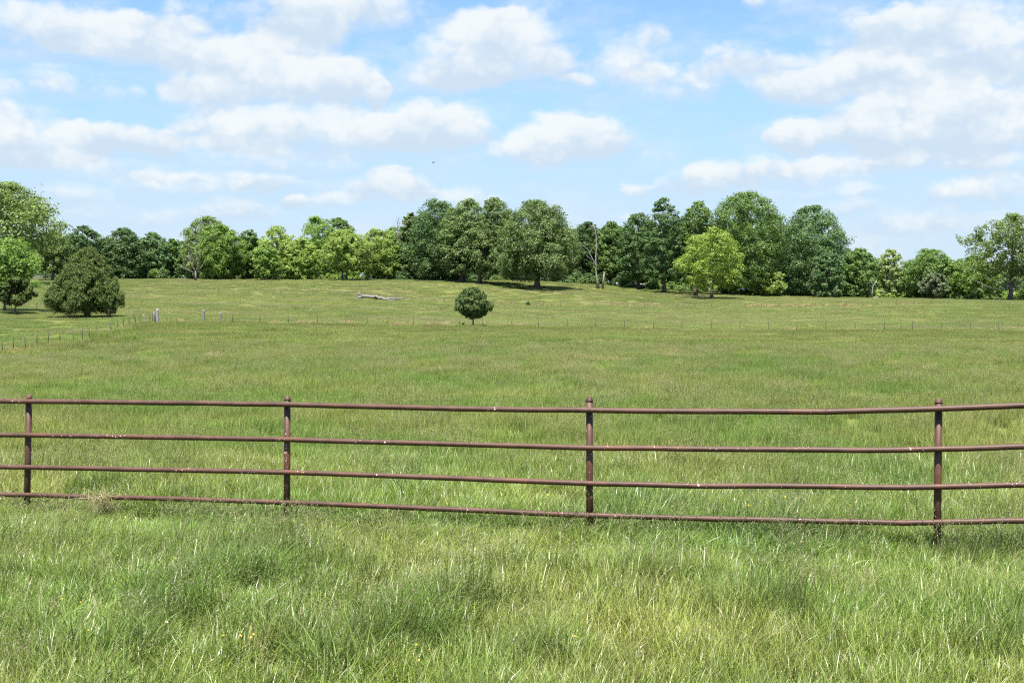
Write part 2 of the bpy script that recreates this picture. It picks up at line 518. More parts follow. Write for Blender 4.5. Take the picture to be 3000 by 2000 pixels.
G_NEAR = grass_mat('meadow grass near', (1.24, 1.20, 1.02))
G_FIELD = grass_mat('meadow grass field', (1.24, 1.17, 1.2), transl=0.35, spec=0.18, rough=0.55, vr=(.78, 1.25))
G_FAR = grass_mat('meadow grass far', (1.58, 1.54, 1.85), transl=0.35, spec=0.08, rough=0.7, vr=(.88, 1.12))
G_STEM = grass_mat('seed stalks', (0.78, 0.84, 0.74), hue_mix=(0.13, 0.115, 0.07), hue_fac=0.15, spec=.3, rough=.5, drycol=(.225, .180, .118))
G_STALK = grass_mat('pasture stalks', (1.02, 1.0, 1.0), hue_mix=(0.17, 0.155, 0.09), hue_fac=0.15, spec=.2, rough=.6, drycol=(.27, .225, .145))
G_DRY = grass_mat('dry grass', (1, 1, 1), hue_mix=(0.36, 0.265, 0.16), hue_fac=0.92, spec=0.2, rough=0.6)

G_STRAW = grass_mat('bleached straw', (1, 1, 1), hue_mix=(0.54, 0.43, 0.30), hue_fac=1.0, spec=.2, rough=.6)

def grass_near():
    short = [patch('p', 100 + i, 0.66, 1250, (.10, .34), .0058, (.6, 2.8), G_NEAR, seg=4, dry=.13, lean=(.08, .0), clump=.25) for i in range(6)]
    mid = [patch('p', 120 + i, 0.55, 300, (.20, .46), .0062, (.4, 2.0), G_NEAR, seg=5, dry=.12, lean=(.14, .0), clump=.35) for i in range(4)]
    tuss = [patch('p', 140 + i, 0.45, 300, (.22, .48), .0085, (.4, 1.7), G_NEAR, seg=5, dry=.03, blue=.30, lean=(.15, .05)) for i in range(3)]
    tall = [patch('p', 160 + i, 0.8, 80, (.38, .70), .0038, (.1, .6), G_STEM, seg=4, dry=.12, lean=(.42, .05), heads=26, headcol=.35, clump=.3) for i in range(4)]
    straw = [patch('p', 180 + i, 0.7, 26, (.25, .55), .0042, (.6, 1.6), G_DRY, seg=4, dry=.9, lean=(.2, 0)) for i in range(2)]
    weeds = [patch('p', 190 + i, 0.4, 70, (.12, .26), .017, (1.0, 2.6), G_NEAR, seg=4, dry=.02, blue=.12) for i in range(2)]
    src = short + mid + tuss + tall + straw + weeds
    X, Y, r = wedge(5.6, 17.5, 0.36, 11)
    n = len(X); P = [np.stack([X, Y], -1)]; ID = [r.integers(0, 6, n)]
    n1 = vnoise(X, Y, .55, 3); SC = [np.stack([np.ones(n) * 1.0, np.ones(n) * 1.0, 0.75 + 0.7 * n1], -1)]
    RZ = [np.where(r.random(n) < .5, r.random(n) * 6.28, r.normal(0, .7, n))]
    def layer(sp, seed, lo, k, keep, smin, smax, rzs):
        X, Y, r = wedge(5.6, 17.5, sp, seed)
        m = keep(X, Y, r); X, Y = X[m], Y[m]; n = len(X)
        P.append(np.stack([X, Y], -1)); ID.append(r.integers(lo, lo + k, n))
        s = smin + (smax - smin) * r.random(n); SC.append(np.stack([s, s, s], -1))
        RZ.append(r.normal(0, rzs, n))
    layer(.45, 12, 6, 4, lambda x, y, r: r.random(len(x)) < .25 + .9 * vnoise(x, y, .5, 8), .8, 1.15, 1.0)
    layer(.6, 13, 10, 3, lambda x, y, r: vnoise(x, y, .75, 21) > .66, .8, 1.3, 2.0)
    layer(.5, 14, 13, 4, lambda x, y, r: r.random(len(x)) < np.clip(1.7 * (vnoise(x, y, .42, 31) - .32), .05, 1), .75, 1.1, .45)
    layer(.8, 15, 17, 2, lambda x, y, r: r.random(len(x)) < .5, .7, 1.1, 2.0)
    layer(.55, 16, 19, 2, lambda x, y, r: (r.random(len(x)) < .7) & (vnoise(x, y, .6, 55) > .55), .8, 1.3, 2.0)
    rt = np.random.default_rng(23)
    for (tx_, ty_, k_) in ((1727, 1580, 7), (1690, 1600, 5), (830, 1570, 6), (850, 1640, 5), (2310, 1600, 7), (2130, 1590, 6), (95, 1560, 4), (560, 1770, 6), (690, 1730, 8), (1190, 1880, 10),
                            (1320, 1840, 9), (480, 1890, 5), (2260, 1850, 6), (2900, 1620, 5), (1880, 1720, 5), (1080, 1950, 7), (1560, 1990, 6)):
        q = hit(tx_, ty_)
        for _ in range(k_):
            P.append(np.array([[q.x + rt.normal(0, .16), q.y + rt.normal(0, .14)]])); ID.append(np.array([rt.choice([10, 11, 12, 12, 13, 14, 15])]))
            s_ = rt.uniform(.9, 1.25); SC.append(np.array([[s_, s_, s_]])); RZ.append(np.array([rt.normal(0, .8)]))
    rf = np.random.default_rng(19); fx = rf.uniform(-7.5, 7.5, 70)
    fd = np.interp(fx, [-7, -5.6, -2.5, .8, 4.1, 7], [14.2, 14.0, 13.37, 12.5, 11.61, 11.3]) - rf.uniform(.05, .55, 70)
    P.append(np.stack([fx, fd], -1)); ID.append(rf.choice([6, 7, 8, 9, 10, 11, 13, 14, 15], 70)); sf = rf.uniform(.8, 1.2, 70); SC.append(np.stack([sf, sf, sf], -1)); RZ.append(rf.normal(0, .8, 70))
    P = np.concatenate(P); ID = np.concatenate(ID); SC = np.concatenate(SC); RZ = np.concatenate(RZ)
    dfence = np.interp(P[:, 0], [-7, -5.6, -2.5, .8, 4.1, 7], [14.2, 14.0, 13.37, 12.5, 11.61, 11.3]) - P[:, 1]
    low = np.clip(1.25 - np.abs(dfence - .55) / 1.1, 0, 1)
    SC[:, 2] *= 1 - np.interp(P[:, 0], [-1.5, 1.5], [.55, .30]) * low
    # trodden strip near the road edge stays lower, and keep stalks off the top rails
    Z = ground_z(P[:, 0], P[:, 1])
    r = np.random.default_rng(3)
    scatter('meadow_grass', np.column_stack([P, Z]), tilt_rot(r, len(P), RZ, .10), SC, ID, src,
            'long tangled green grass in the foreground around the pipe fence', 'grass')
grass_near()

def grass_field():
    a = [patch('p', 200 + i, 1.3, 1800, (.14, .38), .0070, (.2, 1.2), G_FIELD, seg=3, dry=.06, lean=(.08, .0), clump=.15) for i in range(5)]
    b = [patch('p', 220 + i, 1.4, 200, (.28, .52), .0045, (.1, .5), G_STALK, seg=3, dry=.12, lean=(.3, .05), heads=90, headcol=.35, clump=.2) for i in range(3)]
    X, Y, r = wedge(16.0, 64.0, .92, 41)
    n = len(X); rz = r.random(n) * 6.28
    hz = 0.85 + .35 * vnoise(X, Y, .22, 5)
    P = [np.stack([X, Y], -1)]; ID = [r.integers(0, 5, n)]; SC = [np.stack([np.ones(n), np.ones(n), hz], -1)]; RZ = [np.where(r.random(n) < .5, rz, r.normal(0, .6, n))]
    X, Y, r = wedge(16.0, 64.0, 1.15, 42)
    m = r.random(len(X)) < np.clip(.25 + .6 * vnoise(X, Y, .12, 17), .1, .95); X, Y = X[m], Y[m]; n = len(X)
    P.append(np.stack([X, Y], -1)); ID.append(r.integers(5, 8, n)); s = .8 + .35 * r.random(n); SC.append(np.stack([s, s, s], -1)); RZ.append(r.normal(0, .5, n))
    P = np.concatenate(P); ID = np.concatenate(ID); SC = np.concatenate(SC); RZ = np.concatenate(RZ)
    fy = fence_y(P[:, 0], P[:, 1])
    Z = ground_z(P[:, 0], P[:, 1])
    scatter('pasture_grass', np.column_stack([P, Z]), tilt_rot(r, len(P), RZ, .06), SC, ID, a + b,
            'green pasture grass with seed stalks just behind the pipe fence', 'grass')
    # out to the wire fence
    c = [patch('p', 240 + i, 3.4, 5600, (.14, .38), .013, (.2, .9), G_FIELD, seg=2, dry=.05, lean=(.15, .05), clump=.15) for i in range(4)]
    X, Y, r = wedge(62.0, 134.0, 2.3, 43, pad=6)
    m = Y < fence_y(X, Y) - 1.2; X, Y = X[m], Y[m]; n = len(X)
    hz = 0.80 + .35 * vnoise(X, Y, .1, 6)
    near = np.clip((Y - (fence_y(X, Y) - 22)) / 20, 0, 1)
    hz = np.minimum(hz * (1 + .15 * near), 1.15)
    Z = ground_z(X, Y)
    scatter('field_grass', np.column_stack([X, Y, Z]), tilt_rot(r, n, r.random(n) * 6.28, .03), np.stack([np.ones(n), np.ones(n), hz], -1),
            r.integers(0, 4, n), c, 'darker tall grass of the open field up to the wire fence', 'grass')
    # beyond the wire fence
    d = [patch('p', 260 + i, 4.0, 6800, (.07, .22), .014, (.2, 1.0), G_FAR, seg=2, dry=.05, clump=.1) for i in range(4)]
    X, Y, r = wedge(76.0, 175.0, 2.7, 44, pad=8)
    m = Y > fence_y(X, Y) + .8; X, Y = X[m], Y[m]
    X2, Y2, r2 = wedge(172.0, 352.0, 3.0, 45, pad=10); X = np.concatenate([X, X2]); Y = np.concatenate([Y, Y2]); n = len(X)
    hz = 0.8 + .8 * vnoise(X, Y, .06, 9)
    Z = ground_z(X, Y)
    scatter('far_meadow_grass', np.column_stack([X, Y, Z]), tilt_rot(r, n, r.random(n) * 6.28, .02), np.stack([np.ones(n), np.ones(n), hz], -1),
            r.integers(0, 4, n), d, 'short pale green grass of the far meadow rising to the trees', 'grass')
grass_field()

def dry_grass():
    src = [patch('p', 300 + i, .55, 240, (.18, .48), .012, (.2, 1.2), G_DRY, seg=3, dry=.8) for i in range(3)]
    r = np.random.default_rng(77); P = []; SZ = []
    def band(x0, x1, y0, y1, n, s):
        for _ in range(n):
            p = hit(r.uniform(x0, x1), r.uniform(y0, y1)); P.append(p); SZ.append(s * r.uniform(.6, 1.3))
    band(700, 830, 946, 950, 10, 1.0); band(860, 1050, 948, 953, 26, 1.1); band(1150, 1330, 949, 955, 26, 1.1)
    band(1455, 1540, 953, 958, 12, 1.0); band(515, 530, 945, 948, 5, 1.2); band(1890, 1920, 962, 966, 6, .9)
    band(2300, 2330, 966, 970, 7, .9); band(2480, 2700, 968, 973, 10, .8); band(2860, 3000, 964, 972, 14, .9)
    band(355, 425, 953, 966, 16, .8); band(30, 150, 1020, 1040, 16, .6)
    band(1440, 1520, 888, 893, 14, 1.6); band(1560, 1680, 893, 898, 12, 1.3); band(1760, 1970, 892, 900, 24, 1.4)
    band(2190, 2350, 894, 901, 34, 1.6); band(2300, 2560, 893, 899, 34, 1.4); band(2600, 2740, 888, 893, 12, 1.2)
    band(2860, 2950, 968, 972, 5, .8)
    for (x0, x1, y0, y1, n) in ((1660, 1860, 1004, 1014, 60), (1880, 2060, 1035, 1058, 70), (1670, 1850, 1056, 1070, 44), (2120, 2330, 1022, 1045, 44),
                                (990, 1060, 1040, 1060, 24), (600, 720, 1045, 1070, 30), (1320, 1420, 1004, 1016, 20), (2380, 2960, 1030, 1120, 44), (300, 700, 900, 922, 60), (1900, 2700, 905, 935, 110)):
        band(x0, x1, y0, y1, int(n * 1.2), .75)
    n = len(P)
    scatter('dry_grass', np.array([tuple(p) for p in P]), tilt_rot(r, n, r.random(n) * 6.28), np.array(SZ), r.integers(0, 3, n), src,
            'straw coloured dead grass in tufts along the wire fences and across the field', 'dry grass')
dry_grass()

# small flowers in the grass
STALK = plain_mat('green stalk', (.07, .12, .03), .6)
def flowers():
    def flower(name, col, rad):
        V = []; Q = []
        for k in range(5):
            a = 2 * math.pi * k / 5
            d = Vector((math.cos(a), math.sin(a), 0)); e = Vector((-d.y, d.x, 0))
            b = len(V)
            V += [tuple(d * rad * .15), tuple(d * rad * .65 + e * rad * .38 + Vector((0, 0, rad * .2))), tuple(d * rad + Vector((0, 0, rad * .35))), tuple(d * rad * .65 - e * rad * .38 + Vector((0, 0, rad * .2)))]
            Q.append((b, b + 1, b + 2, b + 3))
        b = len(V)
        V += [(-.0015, 0, -.25), (.0015, 0, -.25), (.0015, 0, 0), (-.0015, 0, 0)]; Q.append((b, b + 1, b + 2, b + 3))
        me = np_mesh(name, np.array(V), [np.array(Q)], plain_mat(name, col, .5)); me.materials.append(STALK)
        me.polygons[5].material_index = 1
        return bpy.data.objects.new(name, me)
    src = [flower('buttercup', (.55, .36, .02), .011), flower('clover', (.50, .40, .36), .012)]
    r = np.random.default_rng(9); P = []; ID = []; SZ = []
    def spot(px, py, n, sx, sy, kind=0, s=1.0):
        for _ in range(n):
            p = hit(px + r.normal(0, sx), py + r.normal(0, sy) + 40)
            P.append((p.x, p.y, p.z + r.uniform(.22, .36))); ID.append(kind); SZ.append(s * r.uniform(.7, 1.3))
    spot(280, 1905, 5, 30, 10); spot(155, 1870, 2, 20, 4); spot(180, 1820, 1, 3, 3); spot(310, 1830, 4, 40, 10); spot(640, 1945, 5, 50, 12)
    spot(730, 1960, 4, 15, 6); spot(1230, 1990, 6, 20, 5); spot(640, 1862, 1, 3, 3, 1, 1.2); spot(480, 1945, 2, 10, 5, 1); spot(2200, 1475, 5, 20, 8); spot(2320, 1505, 14, 60, 12); spot(2660, 1500, 3, 10, 5)
    spot(2400, 1500, 10, 150, 10); spot(1620, 1475, 3, 30, 8); spot(950, 1780, 3, 80, 30); spot(1800, 1850, 4, 300, 60); spot(400, 1700, 4, 200, 60)
    spot(150, 1005, 110, 60, 5, 0, 2.0); spot(75, 958, 70, 45, 4, 0, 2.0); spot(60, 1000, 40, 30, 3, 0, 2.0); spot(330, 950, 20, 20, 3, 0, 1.8)
    spot(700, 1110, 70, 300, 14, 0, 1.0); spot(1600, 1105, 50, 200, 10, 0, 1.0); spot(1250, 1095, 30, 100, 8, 0, 1.0)
    n = len(P)
    scatter('wild_flowers', np.array(P), tilt_rot(r, n, r.random(n) * 6.28, .4), np.array(SZ), ID, src, 'tiny yellow and whitish wild flowers sprinkled in the grass', 'flowers')
flowers()

# ------------------------------------------------------------------ pipe fence
PIPE = pipe_mat()
def pipe_fence():
    root = empty('pipe_fence', at(1500, 12.7), 0, 'rust brown steel pipe fence with four rails and domed posts crossing the foreground', 'fence')
    o0 = root.location.copy()
    PX = [-700, 83, 842, 1727, 2750, 3000, 3500]; DD = [14.5, 14.0, 13.37, 12.5, 11.61, 11.42, 11.2]
    dep = lambda px: float(np.interp(px, PX, DD))
    posts = [(-560, -562, 1154), (85, 78, 1158), (842, 840, 1163), (1727, 1728, 1167), (2750, 2747, 1172), (3480, 3478, 1160)]
    R = .0365
    def P(px, py, dd=0.0):
        d = dep(px) + dd; tx, tz = ray(px, py)
        return Vector((tx * d, d, EYE + tz * d)) - o0
    for (xt, xb, yt) in posts:
        top = P(xt, yt + 8); d = dep(xt); tx = ray(xb, 1540)[0] * d
        bot = Vector((tx, d, gz(tx, d) - .12)) - o0
        t = Tubes(); t.add([bot, bot.lerp(top, .5), top], [R, R, R], 20)
        po = mesh_obj('post', t.mesh('post', PIPE), root)
        ax = (top - bot).normalized()
        c = Tubes(); prof = [(0.0, 1.0), (.004, 1.12), (.010, 1.12), (.013, 1.04), (.024, .98), (.035, .82), (.043, .55), (.047, .2)]
        c.add([top + ax * h for h, _ in prof], [R * k for _, k in prof], 20, jag=.02)
        mesh_obj('post_cap', c.mesh('post_cap', PIPE), po)
    rails = [
        [(-700, 1168), (0, 1174), (83, 1175.5), (500, 1180), (842, 1185), (1000, 1189), (1420, 1198), (1727, 1201), (2000, 1204.5), (2420, 1206), (2700, 1198.6), (2750, 1197), (3000, 1187), (3500, 1168)],
        [(-700, 1264), (0, 1273.5), (83, 1274), (500, 1281), (842, 1287), (1000, 1292), (1727, 1311), (2000, 1315), (2640, 1318), (2750, 1315), (3000, 1307), (3500, 1290)],
        [(-700, 1356), (0, 1367), (83, 1368), (842, 1383), (1000, 1388), (1727, 1415.5), (2000, 1421.5), (2650, 1427), (2750, 1425), (3000, 1419), (3500, 1404)],
        [(-700, 1430), (0, 1448), (83, 1449.5), (500, 1460), (842, 1472), (1000, 1477.5), (1500, 1499), (1727, 1509), (2000, 1516.5), (2650, 1531), (2750, 1528.6), (3000, 1524), (3500, 1512)]]
    for k, rl in enumerate(rails):
        rr = .0285 if k else .0295
        xs = np.array([a for a, _ in rl], float); ys = np.array([b for _, b in rl], float)
        q = np.unique(np.concatenate([np.linspace(-700, 3500, 85), xs]))
        yy = np.interp(q, xs, ys)
        yy = yy + np.interp(q, np.linspace(-700, 3500, 40), np.random.default_rng(k).normal(0, .5, 40))
        t = Tubes(); t.add([P(a, b, -(R + rr * .72)) for a, b in zip(q, yy)], [rr] * len(q), 18)
        # weld collars where lengths of pipe are joined
        mesh_obj('rail', t.mesh('rail', PIPE), root)
        for jx in ((2420,), (2640,), (2650, 1420), (2655,))[k]:
            w = Tubes(); pts = [P(jx + dx, float(np.interp(jx + dx, xs, ys)), -(R + rr * .72)) for dx in (-2.2, -1, 1, 2.2)]
            w.add(pts, [rr * .98, rr * 1.09, rr * 1.09, rr * .98], 16, jag=.03)
            mesh_obj('weld_joint', w.mesh('weld_joint', PIPE), root)
pipe_fence()

# straw caught on the bottom rail
def straw_clump():
    d = 13.72; tx, tz = ray(302, 1458); loc = Vector((tx * d, d, gz(tx * d, d)))
    r = np.random.default_rng(4); V = []; Q = []; T = []
    zr = EYE + tz * d - loc.z
    for i in range(210):
        hang = i % 3 != 0
        x0 = r.normal(0, .062); y0 = -.075 + r.normal(0, .02)
        ln = r.uniform(.08, .30); a = r.uniform(0, 6.28)
        dirv = Vector((r.normal(0, .5), r.normal(0, .35) - .1, -1 if hang else r.uniform(-.2, .9))).normalized()
        p = Vector((x0, y0, zr + r.uniform(-.02, .05))); w = .0034
        side = dirv.cross(Vector((r.normal(), r.normal(), r.normal()))).normalized() * w
        pts = [p]
        for s in range(3):
            dirv = (dirv + Vector((r.normal(0, .25), r.normal(0, .25), r.normal(0, .2) - .12))).normalized(); pts.append(pts[-1] + dirv * ln / 3)
        b = len(V)
        for s, q in enumerate(pts):
            k = 1 - s * .25; V += [tuple(q - side * k), tuple(q + side * k)]
        for s in range(3): Q.append((b + 2*s, b + 2*s + 1, b + 2*s + 3, b + 2*s + 2))
        T += [(r.random(), .8, 0)] * 8
    o = mesh_obj('dry_grass_clump', np_mesh('dry_grass_clump', np.array(V), [np.array(Q)], G_STRAW, np.array(T)), loc=loc)
    tag(o, 'ragged clump of dead straw hanging on the lowest pipe rail near the leftmost post', 'dry grass')
straw_clump()

# ------------------------------------------------------------------ wire fences and wooden posts
STEEL = plain_mat('rusty steel post', (.040, .026, .018), .8)
WIRE = plain_mat('galvanised wire', (.16, .16, .15), .6, .2)
GREYWOOD = wood_mat('weathered grey wood', (.13, .12, .11), (.32, .305, .285), (10, 10, 1.6))
PALEWOOD = wood_mat('pale silvered wood', (.10, .095, .088), (.22, .21, .195), (10, 10, 1.6))
DARKWOOD = wood_mat('old dark wood', (.06, .05, .045), (.17, .145, .13), (8, 8, 1.6))

def tpost(h, lean):
    t = Tubes(); sx = lean
    t.box((0, 0, h / 2 - .1), .060, .014, h + .2, 0, sx / max(h, .1)); t.box((0, .024, h / 2 - .1), .016, .045, h + .2, 0, sx / max(h, .1))
    return t
def wire_fence(name, pts, h, label, nw=4, wr=.006, group=None, wx=None):
    root = empty(name, pts[len(pts) // 2], 0, label, 'fence', group); o0 = root.location.copy()
    rr = random.Random(len(pts))
    base = [tpost(h * k, l).mesh('fence_post', STEEL, False) for k, l in ((1, 0), (1.06, .05), (.95, -.06), (1.02, .09))]
    for i, p in enumerate(pts):
        mesh_obj('fence_post', base[rr.choice((0, 0, 0, 1, 2, 3))], root, p - o0)
    for w in range(nw):
        t = Tubes(); zz = h * (.93 - w * .82 / max(nw - 1, 1))
        line = []
        for a, b in zip(pts[:-1], pts[1:]):
            line += [a, a.lerp(b, .5) - Vector((0, 0, .02))]
        line.append(pts[-1])
        t.add([q - o0 + Vector((0, -.03, zz)) for q in line], [wr] * len(line), 4)
        mesh_obj('wire', t.mesh('wire', WIRE), root)
    return root

lf = [(-64, 1036), (-30, 1036), (5, 1033), (37, 1032), (72, 1028), (107, 1020), (140, 1015), (174, 1008), (213, 1004), (240, 999), (261, 994), (283, 987), (324, 977), (343, 973), (361, 968), (377, 961), (396, 955), (410, 951), (439, 947)]
lfp = []
for px, py in lf:
    d = float(np.interp(px, [-600, 5, 230, 455], [62, 80, 96, 112])); lfp.append(at(px, d))
wire_fence('wire_fence', lfp, 1.02, 'wire fence on rusty steel posts running diagonally down left below the cedar', 3, .005, 'wire fences in the pasture')
mf = [680, 761, 844, 929, 1013, 1075, 1136, 1211, 1274, 1346, 1414, 1499, 1578, 1662, 1745, 1830, 1915, 1998, 2084, 2168, 2253, 2335, 2420, 2506, 2592, 2674, 2759, 2844, 2927, 3010, 3095]
wire_fence('wire_fence', [at(px, float(np.interp(px, [600, 1000, 1575, 3000], [114, 126, 128, 126]))) for px in mf], 1.06,
           'long wire fence on thin steel posts crossing mid field past the small ball cedar', 3, .0045, 'wire fences in the pasture')
ff = [546, 593, 640, 686, 730, 777, 823, 870, 919, 965, 1012, 1060, 1110, 1158, 1207, 1254, 1302, 1350, 1398, 1446, 1494, 1543, 1592, 1642, 1692, 1741, 1790, 1839, 1888, 1938, 1986, 2036, 2085, 2133, 2183, 2231, 2281, 2329, 2381, 2429, 2479, 2526, 2569, 2628, 2678, 2729, 2779, 2828, 2879, 2930, 2980, 3030]
wire_fence('wire_fence', [at(px, 240 + 3 * math.sin(px / 400)) for px in ff], 1.1, 'most distant wire fence on thin posts crossing the far meadow below the oaks', 2, .004, 'wire fences in the pasture')
bf = [-40, 33, 108, 188, 264, 318, 392, 446]
wire_fence('wire_fence', [at(px, float(np.interp(px, [0, 264, 446], [148, 136, 114.5]))) for px in bf], 1.05, 'wire fence on rusty posts passing just behind the big cedar at left', 3, .0045, 'wire fences in the pasture')

def wood_post(px, d, w, h, mat, label, lean=0.0, top=0.0, rz=0.3):
    p = at(px, d); t = Tubes(); rr = random.Random(px)
    n = 7
    pts = [Vector((lean * k / n + rr.uniform(-.01, .01), 0, -.15 + (h + .15) * k / n)) for k in range(n + 1)]
    t.add(pts, [w * .5 * (1.08 - .14 * k / n + rr.uniform(-.05, .05)) for k in range(n + 1)], 9, jag=.10)
    o = mesh_obj('wooden_post', t.mesh('wooden_post', mat, False), loc=p); o.rotation_euler[2] = rz
    return tag(o, label, 'post', 'weathered wooden fence posts')
wood_post(596, 114.3, .235, 1.30, PALEWOOD, 'thick silvery wooden post standing at the gateway, right of the open gap', .03)
wood_post(645, 115.5, .165, 1.08, PALEWOOD, 'thinner silvery wooden post between the thick gateway post and the steel posts', .02)
wood_post(461, 112.8, .235, 1.36, GREYWOOD, 'tallest grey wooden corner post beside the crossed slat panel', 0.0)
wood_post(449, 112.2, .16, 1.00, PALEWOOD, 'short pale wooden corner post left of the crossed slat panel', .03)
wood_post(424.5, 111.6, .13, .92, GREYWOOD, 'leaning grey wooden post among the steel posts near the field corner', -.14)
def slat_panel():
    p = at(455.5, 113.0); t = Tubes()
    for k in range(5): t.box((-.22 + .11 * k, -.02, .52), .045, .03, 1.06)
    for k in range(5): t.box((0, .012, .12 + .20 * k), .56, .028, .06)
    o = mesh_obj('gate_panel', t.mesh('gate_panel', DARKWOOD, False), loc=p); o.rotation_euler = (0, 0, .5)
    tag(o, 'narrow dark panel of crossed slats wedged between the two wooden corner posts', 'gate')
slat_panel()
def old_rail_fence():
    d = 300; pts = [at(px, d) for px in (60, 98, 134, 170)]
    root = empty('rail_fence', pts[1], 0, 'grey board fence in front of the dark trees at far left', 'fence'); o0 = root.location.copy()
    for p in pts:
        t = Tubes(); t.add([p - o0 + Vector((0, .06, -.2)), p - o0 + Vector((0, .06, 1.25))], [.11, .10], 8); mesh_obj('post', t.mesh('post', GREYWOOD), root)
    for k in range(3):
        t = Tubes()
        t.add([p - o0 + Vector((0, -.08, .4 + .36 * k + random.uniform(-.05, .05))) for p in pts], [.06] * 4, 6); mesh_obj('rail', t.mesh('rail', GREYWOOD), root)
old_rail_fence()

# ------------------------------------------------------------------ fallen log
LOGWOOD = wood_mat('bleached dead wood', (.09, .08, .072), (.25, .235, .215), (1.0, 6, 6), .85, .6)
def fallen_log():
    d = 214.0; a = hit(1050, 876); 
    k = a.y / F
    root = empty('fallen_log', a, 0, 'bleached grey fallen tree trunk with broken limbs lying in the far meadow', 'log')
    def L(x, z, y=0.0): return Vector(((x - 1050) * k, y, (878 - z) * k))
    t = Tubes()
    t.add([L(1043, 868), L(1050, 869), L(1062, 869.5), L(1080, 870.5), L(1096, 872), L(1104, 874), L(1125, 876), L(1150, 877), L(1170, 877), L(1186, 877)],
          [.10, .34, .34, .30, .30, .31, .22, .17, .13, .08], 10, jag=.12)
    mesh_obj('trunk', t.mesh('trunk', LOGWOOD, False), root)
    def limb(pts, r):
        t = Tubes(); t.add(pts, r, 7, jag=.1); mesh_obj('limb', t.mesh('limb', LOGWOOD, False), root)
    limb([L(1060, 868, -.1), L(1052, 863, -.2), L(1047, 860, -.25)], [.24, .20, .12])
    limb([L(1060, 871, -.3), L(1050, 874, -.5), L(1043, 876, -.6)], [.18, .12, .08])
    limb([L(1098, 872, -.1), L(1103, 869, -.3), L(1109, 874, -.6), L(1112, 879, -.7)], [.22, .22, .18, .12])
    limb([L(1120, 877, -.1), L(1145, 881, -.7), L(1165, 880, -.9)], [.16, .13, .06])
    limb([L(1150, 876), L(1155, 873), L(1157, 871)], [.10, .08, .04])
    limb([L(1150, 877, .2), L(1178, 875, .5)], [.09, .04])
fallen_log()

# ------------------------------------------------------------------ trees
BARK = wood_mat('grey bark', (.060, .050, .042), (.155, .135, .115), (3, 3, .6), .9, .8)
DEADBARK = wood_mat('bleached dead branches', (.12, .11, .10), (.27, .25, .23), (3, 3, .6), .9, .5)
LEAF = dict(
    olive=leaf_mat('olive oak leaves', (.105, .162, .046), (.215, .285, .100)),
    oak=leaf_mat('oak leaves', (0.089, 0.142, 0.048), (0.198, 0.264, 0.101)),
    dark=leaf_mat('dark leaves', (0.053, 0.108, 0.038), (0.125, 0.194, 0.070)),
    bluish=leaf_mat('bluish green leaves', (.070, .138, .050), (.155, .240, .100)),
    mid=leaf_mat('mid green leaves', (0.077, 0.149, 0.038), (0.182, 0.270, 0.074)),
    bright=leaf_mat('bright green leaves', (0.118, 0.206, 0.043), (0.228, 0.336, 0.077)),
    lime=leaf_mat('fresh lime leaves', (0.130, 0.196, 0.032), (0.245, 0.325, 0.066), .38),
    feather=leaf_mat('feathery yellow green leaves', (0.162, 0.238, 0.053), (0.306, 0.396, 0.110), .38),
    pale=leaf_mat('pale green leaves', (0.174, 0.240, 0.079), (0.318, 0.390, 0.156), .34),
    cedar=leaf_mat('cedar needles', (.040, .070, .016), (.112, .150, .036), .15, .2, .6),
    cedargreen=leaf_mat('green cedar needles', (.040, .074, .020), (.115, .160, .046), .15, .2, .6),
    greycedar=leaf_mat('greyish cedar needles', (0.075, 0.105, 0.051), (0.143, 0.177, 0.090), .12, .2, .6),
)
PROF = dict(
    round=[(0, .55), (.12, .82), (.35, 1), (.62, .98), (.80, .80), (.92, .55), (1, .22)],
    oak=[(0, .70), (.15, .96), (.42, 1), (.66, .88), (.84, .64), (.94, .42), (1, .18)],
    tall=[(0, .80), (.25, 1), (.55, .96), (.78, .78), (.92, .50), (1, .20)],
    cone=[(0, .80), (.08, .98), (.20, 1), (.40, .90), (.60, .75), (.78, .55), (.91, .33), (1, .10)],
    cone2=[(0, .78), (.06, .93), (.145, 1), (.33, .90), (.52, .80), (.715, .57), (.88, .37), (.96, .22), (1, .10)],
    ball=[(0, .25), (.10, .66), (.32, .97), (.55, 1), (.76, .86), (.90, .58), (1, .2)],
    dome=[(0, .9), (.3, 1), (.6, .93), (.82, .72), (.94, .45), (1, .2)],
    wide=[(0, .5), (.2, .85), (.45, 1), (.66, .93), (.85, .65), (.95, .4), (1, .16)],
)
